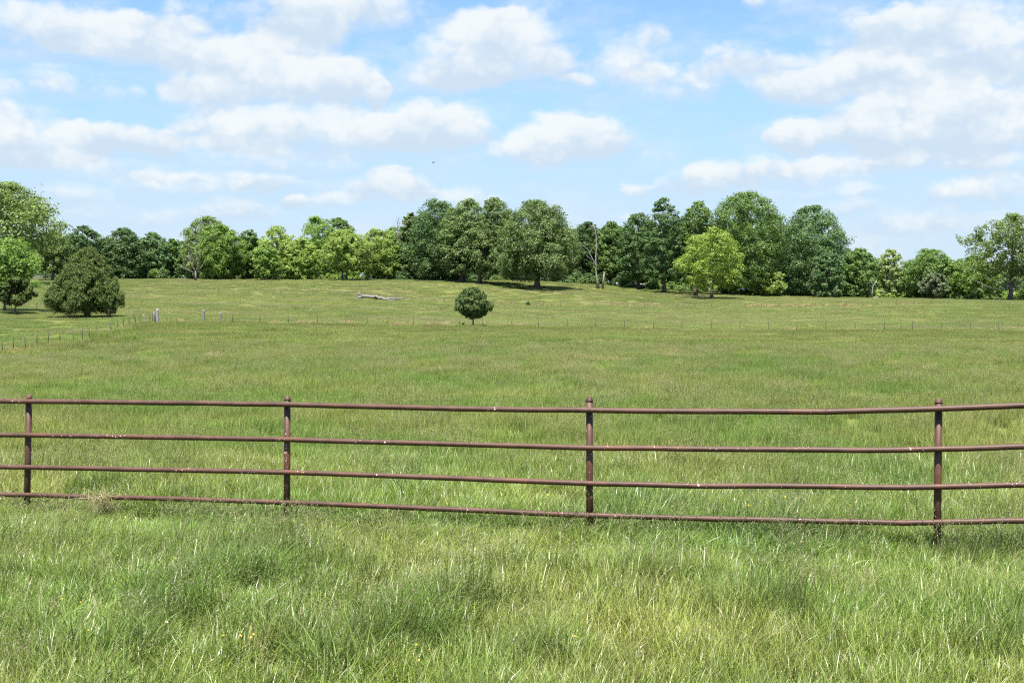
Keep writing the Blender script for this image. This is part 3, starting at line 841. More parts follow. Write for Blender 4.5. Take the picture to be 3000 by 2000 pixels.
def crown_np(seed, c, zb, zt, rx, ry, prof, leaf, ncl, nleaf, rcf=(.14, .26), flat=.75, hollow=.68, spray=0.0, lob=.12, stretch=1.35):
    r = np.random.default_rng(seed)
    hs = np.array([a for a, _ in prof]); rs = np.array([b for _, b in prof])
    h = r.random(ncl * 8); keep = r.random(ncl * 8) < np.interp(h, hs, rs) + .20
    h = h[keep][:ncl]; ncl = len(h)
    th = r.random(ncl) * 2 * np.pi
    a1, a2 = r.random(2) * 6.28
    L = 1 + lob * np.sin(3 * th + a1 + 5 * h) + lob * .8 * np.sin(5 * th + a2 - 7 * h)
    f = np.where(r.random(ncl) < .86, hollow + (1 - hollow) * r.random(ncl) ** .6, .15 + .5 * r.random(ncl))
    rc = rx * (rcf[0] + (rcf[1] - rcf[0]) * r.random(ncl)) * (.60 + .40 * np.interp(h, hs, rs))
    rad = np.interp(np.minimum(h + .55 * rc * flat / max(zt - zb, .1) * (h > .25), 1.0), hs, rs) * L * f
    cx = np.maximum(rad * rx - rc * .40, 0) * np.cos(th); cy = np.maximum(rad * ry - rc * .40, 0) * np.sin(th)
    cz = zb + (zt - zb) * h; cz = np.clip(cz, zb + rc * .3, zt - rc * flat * .92)
    C = np.stack([cx + c[0], cy + c[1], cz], -1)
    w = rc ** 2; cnt = np.maximum((nleaf * w / w.sum()).astype(int), 8)
    idx = np.repeat(np.arange(ncl), cnt); n = len(idx)
    d = r.normal(0, 1, (n, 3)); d[:, 2] += .35; d /= np.linalg.norm(d, axis=1)[:, None]
    # each clump is itself lumpy: a few sub-bulges push leaves in and out
    ph = r.random((ncl, 3)) * 6.28
    bul = 1 + .20 * np.sin(4.2 * d[:, 0] + ph[idx, 0]) * np.sin(4.6 * d[:, 1] + ph[idx, 1]) + .12 * np.sin(7 * d[:, 2] + ph[idx, 2])
    rr = rc[idx] * bul * (.50 + .52 * r.random(n) ** .45)
    # clumps are stretched and tilted, not round
    an = r.random(ncl) * np.pi; ea = r.uniform(.72, 1.42, ncl) if spray == 0 else r.uniform(.85, 1.15, ncl); tl = r.normal(0, .28, ncl)
    ca, sa = np.cos(an)[idx], np.sin(an)[idx]
    u = (d[:, 0] * ca + d[:, 1] * sa) * ea[idx]; v = (-d[:, 0] * sa + d[:, 1] * ca) / ea[idx] ** .5
    dd = np.stack([u * ca - v * sa, u * sa + v * ca, d[:, 2] * flat + tl[idx] * u], -1)
    P = C[idx] + dd * rr[:, None]
    if spray == 0:
        # ragged holes where no leaves grow
        sc_ = 3.4 / max(rx * .30, .2); q = r.random((4, 3)) * 2 - 1; q /= np.linalg.norm(q, axis=1)[:, None]; f0 = r.random(4) * 6.28
        hole = sum(np.sin(P @ q[k] * sc_ * (1 + .45 * k) + f0[k]) for k in range(4))
        ok = (hole + r.normal(0, .35, n)) > -1.05
        P, d, idx = P[ok], d[ok], idx[ok]; n = len(P)
    nn = d * .9 + r.normal(0, .42, (n, 3)) + np.array([0, 0, .30]); nn /= np.linalg.norm(nn, axis=1)[:, None]
    if spray > 0:
        ax = d * .8 + np.array([0, 0, .75]) + r.normal(0, .35, (n, 3))
    else:
        ax = r.normal(0, 1, (n, 3))
    t = ax - nn * (ax * nn).sum(1)[:, None]; t /= np.linalg.norm(t, axis=1)[:, None] + 1e-9
    b = np.cross(nn, t)
    s = leaf * (.55 + .9 * r.random(n))
    t = t * (s * stretch * .5)[:, None]; b = b * (s * .5 / stretch ** .5)[:, None]
    V = np.stack([P - t, P + b - t * .1, P + t, P - b - t * .1], 1).reshape(-1, 3)
    Q = np.arange(n * 4).reshape(n, 4)
    tint = np.repeat(np.stack([r.random(n), r.random(ncl)[idx], np.zeros(n)], -1), 4, 0)
    return V, Q, tint, C

def trunk_tubes(seed, h0, zb, zt, r0, C, off, n_limb=9, lean=0.0, stems=1):
    """tapered trunk(s) from the ground up into the crown, with limbs reaching for leaf clumps"""
    rr = random.Random(seed); t = Tubes()
    top = zb + (zt - zb) * .72
    stemsX = [0.0] if stems == 1 else [(-.5 + i / (stems - 1)) * r0 * 3.2 for i in range(stems)]
    for sx in stemsX:
        n = 8; pts = []; rad = []
        ex = off[0] * .8 + sx * 3.0
        wob = [rr.uniform(-1, 1) * r0 * .8 for _ in range(n + 1)]
        for k in range(n + 1):
            u = k / n; z = -.25 + (top + .25) * u
            pts.append(Vector((sx + ex * u ** 1.6 + wob[k] * u * (1 - u) * 2, off[1] * .6 * u ** 1.6 + wob[n - k] * u * .6, z)))
            rad.append((r0 / stems ** .4) * (1.55 if k == 0 else 1.0) * max(1 - u * .85, .12) if k != 1 else (r0 / stems ** .4) * 1.02)
        t.add(pts, rad, 9, jag=.05)
        if len(C):
            for q in range(n_limb // stems):
                c = Vector(C[rr.randrange(len(C))]); u = rr.uniform(.30, .85)
                k = int(u * n); s = pts[k].lerp(pts[min(k + 1, n)], u * n - k)
                if c.z < s.z - 1.0: s = pts[2]
                mid = s.lerp(c, .5) + Vector((rr.uniform(-.4, .4), rr.uniform(-.4, .4), rr.uniform(-.1, .6)))
                r1 = r0 * .42 * (1 - u * .6)
                t.add([s, s.lerp(mid, .5) + Vector((0, 0, .1)), mid, mid.lerp(c, .6), c], [r1, r1 * .8, r1 * .6, r1 * .4, r1 * .15], 6)
    return t

def tree(px, d, top, x0, x1, bot, kind, prof, label, leaf=.29, ncl=180, nleaf=20250, trunk=.35, seed=None, name='tree', cat='tree', group='trees of the far wood edge',
         rcf=(.14, .26), flat=.75, ryf=1.0, stems=1, bark=None, spray=0.0, lob=.10, hollow=.68, base_y=None, n_limb=9, stretch=1.35):
    seed = seed if seed is not None else int(px * 7 + d)
    if kind in ('feather', 'bright', 'pale') and leaf == .29:
        w_ = (x1 - x0) * .08; x0 -= w_; x1 += w_; rcf = (rcf[0] * .78, rcf[1] * .85); lob *= 1.5; leaf = .26; ncl = int(ncl * 1.9); nleaf = int(nleaf * 2.3); hollow = min(hollow, .55)
    if leaf == .29: ncl, nleaf = int(ncl * 1.45), int(nleaf * 2.0)
    p = at(px, d) if base_y is None else hit(px, base_y)
    d = p.y; k = d / F
    root = empty(name, p, 0, label, cat, group)
    zt = zpix(top, d) - p.z; zb = max(zpix(bot, d) - p.z, .1)
    rx = (x1 - x0) / 2 * k; cx = ((x0 + x1) / 2 - px) * k
    V, Q, T, C = crown_np(seed, (cx, 0), zb, zt, rx, rx * ryf, PROF[prof], leaf, ncl, nleaf, rcf, flat, hollow, spray, lob, stretch)
    tb = trunk_tubes(seed, 0, zb, zt, trunk, C, (cx, 0), n_limb, stems=stems)
    mesh_obj('trunk', tb.mesh('trunk', bark or BARK), root)
    mesh_obj('crown', np_mesh('crown', V, [Q], LEAF[kind], T), root)
    return root

# left edge and left tree line
tree(28, 262, 535, -130, 182, 742, 'olive', 'oak', 'tallest olive green oak at the left edge, towering over the others', nleaf=36000, ncl=170, trunk=.45, rcf=(.14, .25), hollow=.5, leaf=.36, lob=.18)
tree(157, 296, 672, 105, 205, 795, 'olive', 'tall', 'small olive green oak with pale trunk between the edge oak and the big cedar', ncl=120, nleaf=12150, trunk=.4)
tree(13, 142, 697, -60, 122, 830, 'bright', 'wide', 'feathery bright green tree nearest the left edge, above the little dark cedar', leaf=.17, ncl=165, nleaf=22950, trunk=.13, group='small trees in the left pasture', rcf=(.15, .28), name='small_tree', hollow=.45)
tree(240, 322, 662, 186, 308, 812, 'dark', 'round', 'round dark oak rising directly behind the big cedar', ncl=150, nleaf=17550)
tree(196, 335, 690, 140, 250, 812, 'dark', 'round', 'dark tree squeezed between the olive oak and the round dark oak', ncl=105, nleaf=12150)
tree(362, 325, 668, 298, 428, 814, 'dark', 'dome', 'broad dark blue green dome shaped tree right of the big cedar', ncl=165, nleaf=20250)
tree(452, 332, 680, 402, 500, 814, 'bluish', 'round', 'medium bluish green tree with thin gaps, right of the dark dome', ncl=135, nleaf=13500, rcf=(.14, .26))
tree(503, 336, 698, 468, 545, 814, 'mid', 'tall', 'narrow leafy tree tucked left of the tall grey olive oak', ncl=90, nleaf=9450)
tree(612, 330, 633, 533, 688, 812, 'olive', 'oak', 'tall greyish olive oak with rounded top standing behind the bare grey branches', ncl=195, nleaf=21600, rcf=(.13, .24))
tree(648, 318, 657, 585, 708, 815, 'bright', 'round', 'bright green rounded tree overlapping the greyish olive oak', ncl=165, nleaf=20250)
tree(728, 326, 672, 690, 772, 815, 'mid', 'tall', 'slim mid green tree right of the bright rounded tree', ncl=105, nleaf=12150)
tree(808, 322, 661, 755, 872, 815, 'feather', 'round', 'airy yellow green tree with see-through feathery top', ncl=135, nleaf=13500, rcf=(.12, .22), hollow=.5)
tree(778, 312, 716, 742, 815, 816, 'bright', 'round', 'low leafy tree in front of the airy feathery tree', ncl=90, nleaf=10125, trunk=.2)
tree(935, 338, 633, 872, 990, 812, 'bright', 'tall', 'tall green tree with double domed top left of the leaning trunk tree', ncl=180, nleaf=20250)
tree(1000, 346, 634, 950, 1044, 812, 'mid', 'round', 'tree behind, forming the right hump of the double domed crowns', ncl=135, nleaf=14850)
tree(880, 318, 700, 840, 930, 816, 'feather', 'round', 'soft yellow green tree below the double domed crowns', ncl=105, nleaf=12150, trunk=.2)
tree(1010, 314, 674, 948, 1076, 796, 'feather', 'ball', 'yellow green round tree on two diverging dark trunks', ncl=165, nleaf=18900, trunk=.33, stems=2)
tree(1100, 324, 669, 1052, 1150, 806, 'feather', 'tall', 'loose light green tree with visible trunk left of the dark oaks', ncl=135, nleaf=13500, trunk=.25, hollow=.5)
tree(1143, 330, 690, 1112, 1178, 812, 'bright', 'tall', 'slender light green tree touching the dark grove', ncl=90, nleaf=9450, trunk=.2)
# middle grove
tree(1265, 326, 585, 1190, 1372, 810, 'dark', 'oak', 'very dark tall tree leading the middle grove on its left side', ncl=225, nleaf=27000, trunk=.5)
tree(1200, 332, 622, 1165, 1245, 808, 'oak', 'tall', 'narrower dark oak on the left shoulder of the middle grove', ncl=120, nleaf=13500)
tree(1353, 318, 582, 1288, 1450, 800, 'oak', 'oak', 'large oak with thick dark trunk in the middle grove', ncl=240, nleaf=28350, trunk=.62, rcf=(.13, .24), n_limb=12)
tree(1404, 312, 578, 1378, 1528, 806, 'oak', 'oak', 'large oak with knobbly short trunk right of the thick trunk oak', ncl=225, nleaf=27000, trunk=.5, rcf=(.13, .24), n_limb=12)
tree(1575, 300, 586, 1446, 1690, 815, 'oak', 'oak', 'big spreading oak standing forward alone with flared trunk and shadow', ncl=345, nleaf=43200, trunk=.66, rcf=(.11, .20), n_limb=16, base_y=846)
tree(1722, 350, 650, 1668, 1775, 822, 'dark', 'dome', 'dark green tree behind the white dead snag', ncl=135, nleaf=16200)
tree(1790, 344, 648, 1735, 1842, 824, 'mid', 'dome', 'green tree right of the white dead snag', ncl=135, nleaf=16200)
tree(1870, 330, 625, 1806, 1935, 820, 'dark', 'round', 'dark green tree with open left shoulder and dark trunk', ncl=165, nleaf=18900, trunk=.5, rcf=(.13, .24))
tree(1945, 314, 580, 1878, 2012, 822, 'dark', 'tall', 'tall dark tree with ragged gappy crown', ncl=150, nleaf=16200, rcf=(.12, .22), hollow=.5, trunk=.5)
tree(2040, 318, 590, 1985, 2108, 826, 'mid', 'tall', 'tall green tree left of the highest bright dome', ncl=165, nleaf=20250)
tree(2225, 322, 563, 2066, 2298, 838, 'mid', 'round', 'highest broad green dome of the right grove with pale trunk', ncl=300, nleaf=37800, trunk=.6, rcf=(.12, .22))
tree(2085, 285, 668, 1986, 2196, 842, 'lime', 'wide', 'glowing lime green tree standing in front of the right grove', leaf=.30, ncl=225, nleaf=24300, trunk=.34, rcf=(.11, .20), hollow=.45, base_y=876)
tree(2038, 292, 700, 2000, 2090, 846, 'lime', 'round', 'second lime green tree half hidden behind, with thicker trunk', leaf=.30, ncl=90, nleaf=9450, trunk=.42, base_y=868)
tree(2245, 318, 790, 2205, 2300, 862, 'feather', 'round', 'low yellowish green tree under the highest dome', ncl=75, nleaf=8775, trunk=.2)
tree(2378, 326, 602, 2272, 2487, 860, 'bluish', 'oak', 'massive bluish green tree right of the highest dome', ncl=300, nleaf=36450, trunk=.55, rcf=(.12, .22))
tree(2420, 312, 722, 2376, 2470, 866, 'bluish', 'dome', 'lower bluish tree against the foot of the massive bluish tree', ncl=90, nleaf=11475)
tree(2515, 322, 728, 2450, 2575, 866, 'mid', 'tall', 'small dark topped green tree beside the pale poplar', ncl=135, nleaf=14850, rcf=(.12, .22))
tree(2606, 328, 730, 2562, 2652, 868, 'pale', 'tall', 'slender pale green poplar with pointed crown', ncl=120, nleaf=13500, trunk=.25, rcf=(.13, .24))
tree(2715, 322, 731, 2640, 2802, 868, 'mid', 'round', 'rounded green tree with twin humps between poplar and edge oak', ncl=180, nleaf=21600, rcf=(.13, .24))
tree(2843, 318, 752, 2784, 2908, 868, 'bright', 'round', 'bright green tree just left of the right edge oak', ncl=135, nleaf=16200)
tree(2738, 303, 800, 2692, 2782, 868, 'greycedar', 'ball', 'dull grey green cedar bush in front of the rounded green tree', leaf=.28, ncl=90, nleaf=10800, trunk=.2, spray=1.0, name='cedar_bush', cat='bush')
EDGE = tree(2960, 300, 626, 2838, 3100, 806, 'olive', 'wide', 'great olive oak at the right edge with bare grey lower limbs', leaf=.33, ncl=300, nleaf=30000, trunk=.55, rcf=(.08, .15), hollow=.5, n_limb=22, lob=.2)
tree(3060, 312, 700, 2990, 3160, 868, 'mid', 'round', 'green tree half outside the frame behind the right edge oak', ncl=120, nleaf=12150)
# cedars in the pasture
CED = 'cedars standing in the pasture'
def cedar(px, base, top, x0, x1, bot, kind, prof, label, leaf, ncl, nleaf, trunk, **k):
    return tree(px, 130, top, x0, x1, bot, kind, prof, label, leaf=leaf, ncl=ncl, nleaf=nleaf, trunk=trunk, name='cedar_tree', cat='cedar', group=CED, base_y=base, spray=1.0, **k)
cedar(256, 932, 726, 150, 362, 909, 'cedar', 'cone2', 'big bushy olive dark cedar with thick trunk at left', .085, 800, 190000, .30, rcf=(.05, .125), flat=1.55, lob=.09, stretch=2.4, hollow=.74)
cedar(44, 921, 812, -4, 100, 892, 'cedar', 'ball', 'little dark cedar under the feathery bright green tree', .15, 90, 12000, .08, rcf=(.13, .24), flat=.85, stretch=1.7)
cedar(1386, 958, 843, 1334, 1439, 930, 'cedargreen', 'ball', 'small ball shaped cedar on a bare stem in the middle of the field', .085, 230, 46000, .10, rcf=(.06, .155), flat=1.35, lob=.13, stretch=2.6, hollow=.55)

# ------------------------------------------------------------------ dead trees and bare branches
def bare(t, p, dirv, ln, r, depth, rr, up=.15, spread=.6):
    n = 4; pts = [p]; rad = [r]
    for k in range(n):
        dirv = (dirv + Vector((rr.uniform(-.22, .22), rr.uniform(-.22, .22), rr.uniform(-.1, .2) + up * .3))).normalized()
        pts.append(pts[-1] + dirv * ln / n); rad.append(r * (1 - .62 * (k + 1) / n))
    t.add(pts, rad, 6 if r > .04 else 4)
    if depth > 0:
        for q in range(rr.choice((2, 3, 3))):
            k = rr.randint(1, n); nd = (dirv + Vector((rr.uniform(-1, 1), rr.uniform(-1, 1), rr.uniform(-.2, .7))) * spread).normalized()
            bare(t, pts[k], nd, ln * rr.uniform(.45, .75), rad[k] * .72, depth - 1, rr, up, spread)

def snag(px, base, label, name='dead_tree', d=None, parts=(), mat=None):
    p = hit(px, base) if d is None else at(px, d); k = p.y / F
    root = empty(name, p, 0, label, 'dead tree', 'dead trees at the wood edge')
    for nm, plist in parts:
        t = Tubes()
        for pts, rad in plist:
            t.add([Vector(((x - px) * k, yy, (base - y) * k - .15)) for (x, y, yy) in pts], rad, 7, jag=.06)
        mesh_obj(nm, t.mesh(nm, mat or DEADBARK), root)
    return root
snag(1753, 829, 'tall white dead snag with one long limb curving left', d=316, parts=(
    ('trunk', [([(1753, 829, 0), (1748, 800, 0), (1745, 765, 0), (1745, 735, .1), (1747, 700, .1), (1746, 670, .1), (1742, 652, 0), (1738, 640, 0)], [.46, .27, .21, .18, .16, .13, .09, .04]),
               ([(1765, 829, .1), (1768, 800, .1), (1770, 780, .1)], [.38, .24, .14])]),
    ('limb', [([(1746, 768, 0), (1740, 750, -.3), (1732, 735, -.4), (1722, 715, -.5), (1710, 704, -.5), (1695, 697, -.6), (1683, 695, -.6)], [.17, .15, .13, .10, .08, .06, .03]),
              ([(1735, 745, -.3), (1722, 735, -.5), (1716, 730, -.6)], [.11, .07, .03])]),
    ('limb', [([(1742, 656, 0), (1730, 645, .2), (1725, 635, .3)], [.1, .06, .02]), ([(1746, 668, 0), (1752, 652, 0), (1760, 640, .1)], [.1, .06, .02]), ([(1740, 645, 0), (1739, 632, 0)], [.05, .02])])))
def branchy(px, base, d, h, spread_px, label, seed, r0=.28, name='dead_tree', up=.1):
    p = at(px, d); k = d / F; rr = random.Random(seed)
    root = empty(name, p, 0, label, 'dead tree', 'dead trees at the wood edge')
    t = Tubes(); t.add([Vector((0, 0, -.2)), Vector((.05, 0, h * .15)), Vector((-.03, 0, h * .3))], [r0 * 1.3, r0, r0 * .85], 8)
    mesh_obj('trunk', t.mesh('trunk', DARKDEAD), root)
    for q in range(6):
        a = -1.15 + 2.3 * q / 5
        b = Tubes(); bare(b, Vector((0, 0, h * rr.uniform(.2, .3))), Vector((math.sin(a), rr.uniform(-.5, .2), math.cos(a) * .8 + .15)).normalized(), h * rr.uniform(.5, .72), r0 * .42, 2, rr, up, .55)
        mesh_obj('limb', b.mesh('limb', DARKDEAD), root)
DARKDEAD = wood_mat('grey dead branches', (.08, .072, .065), (.19, .175, .16), (3, 3, .6), .9, .5)
branchy(574, 820, 306, 8.6, 90, 'leafless grey tree with forking bare branches in front of the greyish olive oak', 3, .26)
def pole_snag():
    snag(2555, 874, 'thin bent white dead stem standing at the foot of the pale poplar', d=306, parts=(
        ('trunk', [([(2555, 874, 0), (2555, 850, 0), (2557, 835, 0), (2563, 827, 0), (2569, 816, 0)], [.17, .13, .11, .08, .03]), ([(2557, 836, 0), (2553, 826, 0), (2549, 817, 0)], [.08, .05, .02])]),
        ('limb', [([(2556, 872, -.1), (2566, 869, -.4), (2573, 865, -.5), (2575, 858, -.5)], [.10, .08, .05, .02])])), mat=wood_mat('white dead stem', (.22, .21, .20), (.42, .41, .39), (3, 3, .6)))
pole_snag()
def twig_tree():
    p = at(1166, 336); rr = random.Random(12); root = empty('dead_tree', p, 0, 'pale thin leafless treetop poking up left of the dark grove', 'dead tree', 'dead trees at the wood edge')
    h = zpix(640, 336) - p.z
    t = Tubes(); t.add([Vector((0, 0, -.2)), Vector((.1, 0, h * .5)), Vector((-.1, 0, h * .8)), Vector((0, 0, h))], [.2, .13, .07, .02], 6); mesh_obj('trunk', t.mesh('trunk', DEADBARK), root)
    b = Tubes()
    for q in range(16):
        u = rr.uniform(.6, .95); bare(b, Vector((0, 0, h * u)), Vector((rr.uniform(-.6, .6), rr.uniform(-.4, .4), 1)).normalized(), h * .2 * (1.15 - u) * 2.2, .05, 1, rr, .3, .4)
    mesh_obj('branches', b.mesh('branches', DEADBARK), root)
twig_tree()
def edge_limbs():
    """bare grey limbs on the right edge oak, part of that tree"""
    k = EDGE.location.y / F; bx, by = 2960, 1500
    base = 881
    for pts, r in (([(2962, 838), (2930, 846), (2900, 846), (2872, 836), (2846, 824)], .18), ([(2958, 826), (2930, 838), (2895, 822), (2868, 808)], .15),
                   ([(2958, 818), (2935, 806), (2905, 788), (2884, 772)], .14), ([(2900, 846), (2875, 843), (2858, 846), (2842, 858)], .09),
                   ([(2962, 840), (2985, 820), (3010, 808)], .18), ([(2950, 800), (2925, 775), (2905, 755)], .12), ([(2965, 842), (3000, 838), (3040, 826)], .14)):
        t = Tubes(); n = len(pts)
        t.add([Vector(((x - 2960) * k, -3.2 * (i / (n - 1)) ** .7, (base - y) * k)) for i, (x, y) in enumerate(pts)], [r * (1 - .75 * i / (n - 1)) for i in range(n)], 6)
        rr = random.Random(int(pts[1][0]))
        for i in range(1, n):
            x, y = pts[i]; bare(t, Vector(((x - 2960) * k, -3.2 * (i / (n - 1)) ** .7, (base - y) * k)), Vector((-.8 if x < 2960 else .8, rr.uniform(-.3, .3), rr.uniform(-.1, .5))).normalized(), 1.8, r * .3, 1, rr, .05, .6)
        mesh_obj('bare_limb', t.mesh('bare_limb', DEADBARK), EDGE)
    t = Tubes(); rr = random.Random(8)
    for q in range(4): bare(t, Vector(((2902 - 2960) * k, 0, (base - 690) * k)), Vector((rr.uniform(-.3, .3), 0, 1)).normalized(), 3.0, .07, 1, rr, .3, .4)
    mesh_obj('bare_limb', t.mesh('bare_limb', DEADBARK), EDGE)
edge_limbs()

# ------------------------------------------------------------------ bushes, undergrowth, woods behind
def shrub_src(name, seed, kind, rx, h, n, leaf=.30, ncl=26):
    V, Q, T, C = crown_np(seed, (0, 0), 0.0, h, rx, rx, PROF['dome'], leaf, ncl, n, (.25, .42), .8, .5)
    return bpy.data.objects.new(name, np_mesh(name, V, [Q], LEAF[kind], T))
def small_bush(px, base, w, h, kind, label):
    p = hit(px, base); k = p.y / F
    V, Q, T, C = crown_np(int(px), (0, 0), 0.0, h * k, w / 2 * k, w / 2 * k, PROF['round'], .12, 24, 2200, (.22, .40), .9, .5, 1.0)
    o = mesh_obj('bush', np_mesh('bush', V, [Q], LEAF[kind], T), loc=p)
    tag(o, label, 'bush')
small_bush(1548, 896, 15, 13, 'cedargreen', 'tiny dark green bush alone in the far meadow below the big spreading oak')
small_bush(1357, 957, 6, 10, 'mid', 'tiny sprout beside the fence post left of the small ball shaped cedar')
small_bush(100, 846, 60, 24, 'bright', 'low leafy sprig of green reaching right beside the little dark cedar')

def woods():
    src = []
    for i, (kd, pf) in enumerate((('dark', 'round'), ('mid', 'oak'), ('oak', 'dome'), ('bluish', 'round'), ('bright', 'tall'), ('feather', 'round'))):
        V, Q, T, C = crown_np(900 + i, (0, 0), 1.2, 15, 5.6, 5.6, PROF[pf], .34, 150, 15000, (.12, .22), .75, .6)
        tt = trunk_tubes(900 + i, 0, 2, 14, .35, C, (0, 0), 6)
        me = np_mesh('wood_tree', V, [Q], LEAF[kd], T)
        src.append(bpy.data.objects.new('wood_tree', me))
    r = np.random.default_rng(31); P = []; SC = []; ID = []
    def lim(px):   # height of the background woods, in photo rows
        return np.interp(px, [-300, 100, 300, 520, 700, 880, 1100, 1180, 1500, 1690, 1830, 2000, 2250, 2480, 2560, 2700, 2900, 3300],
                             [700, 690, 690, 700, 705, 690, 690, 640, 640, 660, 650, 640, 640, 720, 765, 775, 770, 760])
    for row, d in enumerate((352, 366, 384)):
        px = -330 + row * 17
        while px < 3330:
            dd = d + r.uniform(-5, 5); p = at(px, dd); top = lim(px) + r.uniform(0, 26)
            h = max(zpix(top, dd) - p.z, 5.0) / 15.0
            w = np.clip(h * r.uniform(.85, 1.15), .55, 1.25)
            P.append(tuple(p)); SC.append((w, w, h))
            if px < 560: ID.append(r.choice([0, 3, 1]))
            elif px < 1170: ID.append(r.choice([4, 5, 5, 4, 1]))
            elif px < 2000: ID.append(r.choice([0, 2, 3, 1]))
            else: ID.append(r.choice([1, 3, 2, 0]))
            px += r.uniform(48, 80) * (1.0 if row else 1.0)
    n = len(P)
    scatter('background_woods', P, np.stack([np.zeros(n), np.zeros(n), r.random(n) * 6.28], -1), np.array(SC), ID, src, 'dense dark woodland behind the front row of trees', 'woods')
    # undergrowth along the foot of the trees
    us = [shrub_src('u', 950, 'mid', 2.2, 2.6, 1500), shrub_src('u', 951, 'dark', 2.6, 3.2, 1800), shrub_src('u', 952, 'bright', 1.9, 2.2, 1300), shrub_src('u', 953, 'feather', 1.7, 2.0, 1200), shrub_src('u', 954, 'bluish', 2.4, 3.4, 1700)]
    P = []; SC = []; ID = []
    px = -250.0
    while px < 3280:
        d = np.interp(px, [-250, 300, 1180, 1350, 1500, 1700, 1870, 2040, 2230, 2400, 2560, 2750, 3280], [332, 328, 326, 334, 346, 336, 334, 335, 328, 326, 320, 318, 312]) + r.uniform(-3, 9)
        p = at(px, d); s = r.uniform(.45, 1.15); P.append(tuple(p)); SC.append((s, s, s * r.uniform(.7, 1.25)))
        ID.append(r.choice([1, 0, 4] if (px < 560 or 1170 < px < 2000) else ([3, 2, 3, 0] if px < 1170 else [0, 2, 3, 1])))
        px += r.uniform(9, 26)
    n = len(P)
    scatter('undergrowth', P, np.stack([np.zeros(n), np.zeros(n), r.random(n) * 6.28], -1), np.array(SC), ID, us, 'leafy undergrowth along the foot of the wood edge', 'undergrowth')
woods()

# ------------------------------------------------------------------ bird
def bird():
    tx, tz = ray(1269, 477); d = 130.0
    t = Tubes()
    t.add([Vector((-.13, 0, 0)), Vector((-.10, 0, .01)), Vector((-.03, 0, .015)), Vector((.05, 0, .01)), Vector((.12, 0, 0)), Vector((.19, 0, 0))], [.008, .028, .04, .035, .018, .02], 8)
    for s in (-1, 1):
        t.add([Vector((-.01, s * .02, .02)), Vector((0, s * .12, .07)), Vector((.03, s * .22, .09)), Vector((.08, s * .30, .08))], [.03, .028, .02, .006], 6)
    o = mesh_obj('bird', t.mesh('bird', plain_mat('dark feathers', (.03, .028, .026), .7)), loc=(tx * d, d, EYE + tz * d)); o.rotation_euler = (0.15, -.1, .5)
    tag(o, 'tiny dark bird flying in the open sky between the clouds', 'bird')
bird()

# ------------------------------------------------------------------ camera, sun, sky
cam = bpy.data.cameras.new('camera'); cam.sensor_width = 36.0; cam.lens = 36.0 * F / 3000.0
cam.clip_start = 0.05; cam.clip_end = 12000
co = bpy.data.objects.new('camera', cam); COL.objects.link(co)
co.location = (0, 0, EYE); co.rotation_euler = (math.pi / 2 - PITCH, 0, 0)
S.camera = co

SUN_EL, SUN_AZ = math.radians(70), math.radians(190)     # azimuth clockwise from +Y
sun = bpy.data.lights.new('sun', 'SUN'); sun.energy = 5.0; sun.angle = math.radians(0.5); sun.color = (1.0, .955, .88)
so = bpy.data.objects.new('sun', sun); COL.objects.link(so)
sv = Vector((math.sin(SUN_AZ) * math.cos(SUN_EL), math.cos(SUN_AZ) * math.cos(SUN_EL), math.sin(SUN_EL)))
so.rotation_euler = sv.to_track_quat('Z', 'Y').to_euler(); so.location = sv * 200

